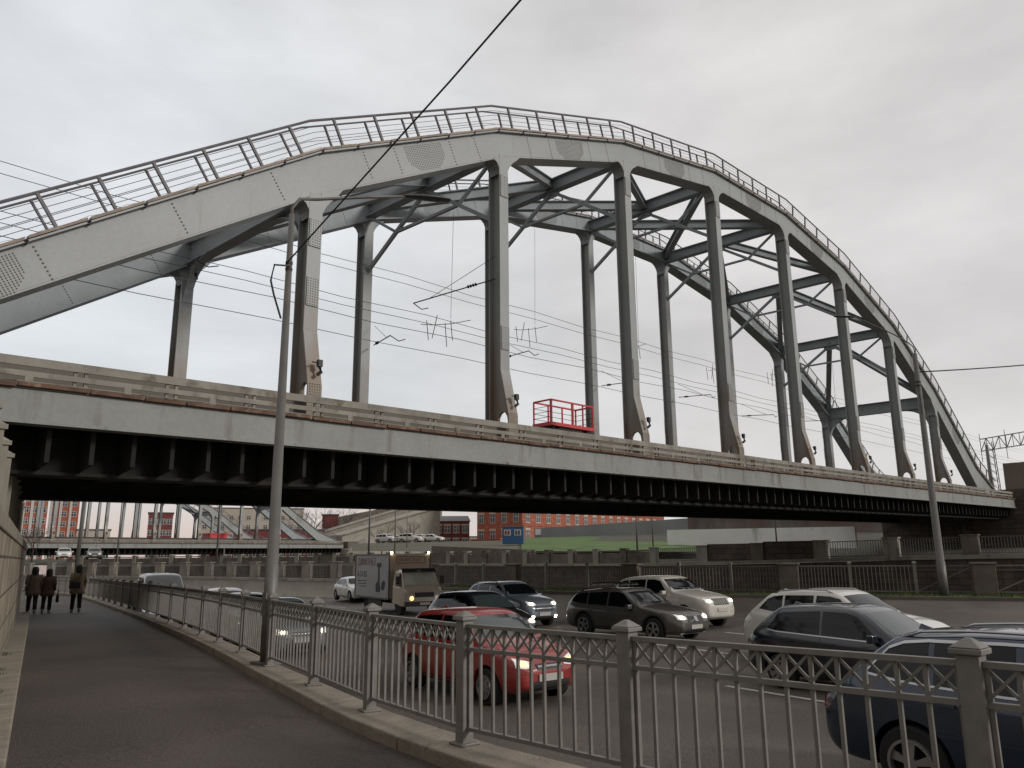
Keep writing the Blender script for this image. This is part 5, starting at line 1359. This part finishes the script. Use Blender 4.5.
mb = MB(); a = V((0, 0, zg-4)); b = V((g2.x-g.x, g2.y-g.y, zg-4)); u = V((0, 0, 1)); a = a-(b-a)*.12
for z in (0, 1.3): mb.bar(a+u*z, b+u*z, .09, .09)
for i in range(13):
    p, q = a.lerp(b, i/13), a.lerp(b, (i+1)/13); mb.bar(p+u*(1.3*(i % 2)), q+u*(1.3*((i+1) % 2)), .06, .06); mb.bar(p, p+u*1.3, .05, .05)
mb.build('truss', GALV, gt)
mb = MB(); 
for f_ in (-.35, -.6, .3, .6): mb.bar(a.lerp(b, f_ if f_ > 0 else 0)+u*(1.9), a.lerp(b, (f_ if f_ > 0 else 0))+u*(-1.2), .05, .05)
mb.build('hanger_rod', GALV, gt)
g = azd(bearing(1000), 92)
m2 = thing('catenary_mast', 'plain tapered mast with side rungs in front of the lattice gantry', 'mast', (g.x, g.y, 4)); zt_ = zpx(998, 444, 92)-4
mb = MB(); mb.tube([(0, 0, 0), (0, 0, zt_)], .2, 10, r2=.13); mb.build('pole', GALV, m2, smooth=True)
mb = MB()
for i in range(10): mb.bar((0, 0, 2.0+i*.7), (.35, -.3, 2.0+i*.7), .03, .03)
mb.build('rung', DARK, m2)
g = azd(bearing(966), 66); 
# small bent post on the deck edge
# ------------------------------------------------------------------ bare trees
def tree(label, px, d, ytop, seed, z0=None, sp=1.0):
    random.seed(seed); a = azd(bearing(px), d); z0 = zfar(a.x, a.y)-.1 if z0 is None else z0; h = zpx(px, ytop, d)-z0
    t = thing('bare_tree', label, 'tree', (a.x, a.y, z0), 0, 'bare trees in the distance')
    tr_ = MB(); tr_.tube([(0, 0, 0), (.05*h*.1, 0, h*.3), (0, 0, h*.55)], h*.022, 7, r2=h*.012); tr_.build('trunk', BARK, t)
    cr = MB()
    def grow(p, d_, L_, r, n):
        q = p+d_*L_; m_ = (p+q)/2+V((random.uniform(-1, 1), random.uniform(-1, 1), random.uniform(-.5, .5)))*L_*.08
        cr.tube([p, m_, q], r, 4, r2=r*.55, caps=False)
        if n == 0: return
        for _ in range(3 if n > 1 else 4):
            dd = (d_+V((random.uniform(-1, 1), random.uniform(-1, 1), random.uniform(-.3, .6)))*.75*sp).normalized()
            grow(q if random.random() < .6 else m_, dd, L_*random.uniform(.6, .82), r*.55, n-1)
    for i in range(6):
        an = i*2*PI/6+random.random(); grow(V((0, 0, h*(.25+.05*i))), V((math.cos(an)*.7, math.sin(an)*.7, .9)).normalized(), h*.24, h*.009, 4)
    cr.build('crown', BARK, t, fix=False)
for args in (('bare tree behind the right end of the far arch', 311, 235, 505, 3), ('bare tree right of the small dark red block', 338, 260, 507, 4), ('leafless bush-like tree by the ramps behind the parked cars', 408, 150, 520, 5), ('reddish bare tree left of the parked cars', 380, 160, 524, 6), ('small bare tree beside the wall under the far bridge', 30, 60, 525, 8, 1.5)):
    tree(*args)
random.seed(5)
# grass tufts: verge and left kerb (uncountable)
mb = MB()
def tuft(x, y, z, n, h, r):
    for _ in range(n):
        a = random.uniform(0, 2*PI); b = V((x+random.gauss(0, r), y+random.gauss(0, r), z)); hh = h*random.uniform(.5, 1.2)
        t_ = b+V((math.cos(a)*hh*.45, math.sin(a)*hh*.45, hh)); s_ = V((-math.sin(a), math.cos(a), 0))*.006*(1+h*4)
        mb.add([b-s_, b+s_, t_], [(0, 1, 2)])
for _ in range(1500):
    Y = random.uniform(-2, 44); X = lerp_line(AL, Y)-random.uniform(.05, 1.15); tuft(X, Y, zA(Y), 8, .16, .12)
tag(mb.build('verge_grass', mat('verge_blades', (.075, .085, .03), 1, noise=(.6, .4)), fix=False), kind='stuff')
mb = MB()
for yc, n_ in ((9.4, 7), (10.2, 5), (12.3, 5), (7.4, 5), (14.8, 4), (17.5, 4)):
    for _ in range(n_):
        Y = yc+random.gauss(0, .18); X = lerp_line(WLL, Y)+random.uniform(.02, .16); tuft(X, Y, zpath(Y)+.07, 10, .045, .04)
tag(mb.build('kerb_weeds', mat('weed', (.05, .08, .025), 1), fix=False), kind='stuff')

# ------------------------------------------------------------------ world and light
scn = bpy.context.scene
w = bpy.data.worlds.new('World'); scn.world = w; w.use_nodes = True; nt = w.node_tree; N = nt.nodes; L = nt.links
bg = N['Background']; bg.inputs['Strength'].default_value = .105
SUN_EL, SUN_ROT = R(24), R(158)
sky = N.new('ShaderNodeTexSky'); sky.sky_type = 'NISHITA'; sky.sun_disc = False; sky.sun_elevation = SUN_EL; sky.sun_rotation = SUN_ROT
tc = N.new('ShaderNodeTexCoord'); sep = N.new('ShaderNodeSeparateXYZ'); L.new(tc.outputs['Generated'], sep.inputs[0])
mp = N.new('ShaderNodeMapping'); mp.inputs['Scale'].default_value = (1, 1, 2.6); L.new(tc.outputs['Generated'], mp.inputs[0])
n1 = N.new('ShaderNodeTexNoise'); n1.inputs['Scale'].default_value = 2.6; n1.inputs['Detail'].default_value = 7; n1.inputs['Roughness'].default_value = .55; L.new(mp.outputs[0], n1.inputs['Vector'])
rp = N.new('ShaderNodeValToRGB'); L.new(n1.outputs['Fac'], rp.inputs[0])
rp.color_ramp.elements[0].position = .3; rp.color_ramp.elements[0].color = (5.25, 5.08, 5.0, 1)
rp.color_ramp.elements[1].position = .72; rp.color_ramp.elements[1].color = (7.35, 7.12, 7.02, 1)
# thinner, bluer cloud towards the north-west; brighter overhead, pinkish low in the north
def vdot(vec):
    d = N.new('ShaderNodeVectorMath'); d.operation = 'DOT_PRODUCT'; d.inputs[1].default_value = vec; L.new(tc.outputs['Generated'], d.inputs[0]); return d.outputs['Value']
def mr(src, a, b, c, d):
    m_ = N.new('ShaderNodeMapRange'); m_.inputs['From Min'].default_value = a; m_.inputs['From Max'].default_value = b; m_.inputs['To Min'].default_value = c; m_.inputs['To Max'].default_value = d; m_.interpolation_type = 'SMOOTHSTEP'; L.new(src, m_.inputs['Value']); return m_.outputs[0]
lv = vdot((math.sin(R(5)), math.cos(R(5)), .25))
f1 = mr(lv, .35, 1.05, 1.13, 1.28)
f2 = mr(sep.outputs[2], .0, .9, .97, .95)
mm = N.new('ShaderNodeMath'); mm.operation = 'MULTIPLY'; L.new(f1, mm.inputs[0]); L.new(f2, mm.inputs[1])
wv = vdot((.8, .6, 0)); mw = N.new('ShaderNodeMath'); mw.operation = 'MULTIPLY'; L.new(mm.outputs[0], mw.inputs[0]); L.new(mr(wv, -.75, .35, .62, 1), mw.inputs[1]); mm = mw   # unseen sky behind, dimmed on purpose so left-facing steel stays dark
sc_ = N.new('ShaderNodeVectorMath'); sc_.operation = 'SCALE'; L.new(rp.outputs[0], sc_.inputs[0]); L.new(mm.outputs[0], sc_.inputs['Scale'])
bl = N.new('ShaderNodeMix'); bl.data_type = 'RGBA'; L.new(mr(lv, .55, 1.1, 0, .55), bl.inputs['Factor']); L.new(sc_.outputs[0], bl.inputs[6])
bm2 = N.new('ShaderNodeVectorMath'); bm2.operation = 'MULTIPLY'; bm2.inputs[1].default_value = (.88, 1.0, 1.09); L.new(sc_.outputs[0], bm2.inputs[0]); L.new(bm2.outputs[0], bl.inputs[7])
pk = N.new('ShaderNodeMix'); pk.data_type = 'RGBA'
pf = N.new('ShaderNodeMath'); pf.operation = 'MULTIPLY'; L.new(mr(sep.outputs[2], .0, .14, .85, 0), pf.inputs[0]); L.new(mr(lv, .6, .95, 0, 1), pf.inputs[1])
L.new(pf.outputs[0], pk.inputs['Factor']); L.new(bl.outputs[2], pk.inputs[6]); pk.inputs[7].default_value = (6.3, 4.9, 4.3, 1)
cm = N.new('ShaderNodeMix'); cm.data_type = 'RGBA'; cm.inputs['Factor'].default_value = .93; L.new(sky.outputs[0], cm.inputs[6]); L.new(pk.outputs[2], cm.inputs[7])
L.new(cm.outputs[2], bg.inputs['Color'])
sl = bpy.data.lights.new('sun', 'SUN'); sl.energy = 1.7; sl.angle = R(12); sl.color = (1, .97, .93); so = bpy.data.objects.new('sun', sl); C.objects.link(so)
sd = V((math.sin(SUN_ROT)*math.cos(SUN_EL), math.cos(SUN_ROT)*math.cos(SUN_EL), math.sin(SUN_EL)))
so.rotation_euler = sd.to_track_quat('Z', 'Y').to_euler()
scn.view_settings.view_transform = 'Standard'; scn.view_settings.look = 'None'; scn.view_settings.exposure = 0; scn.view_settings.gamma = 1
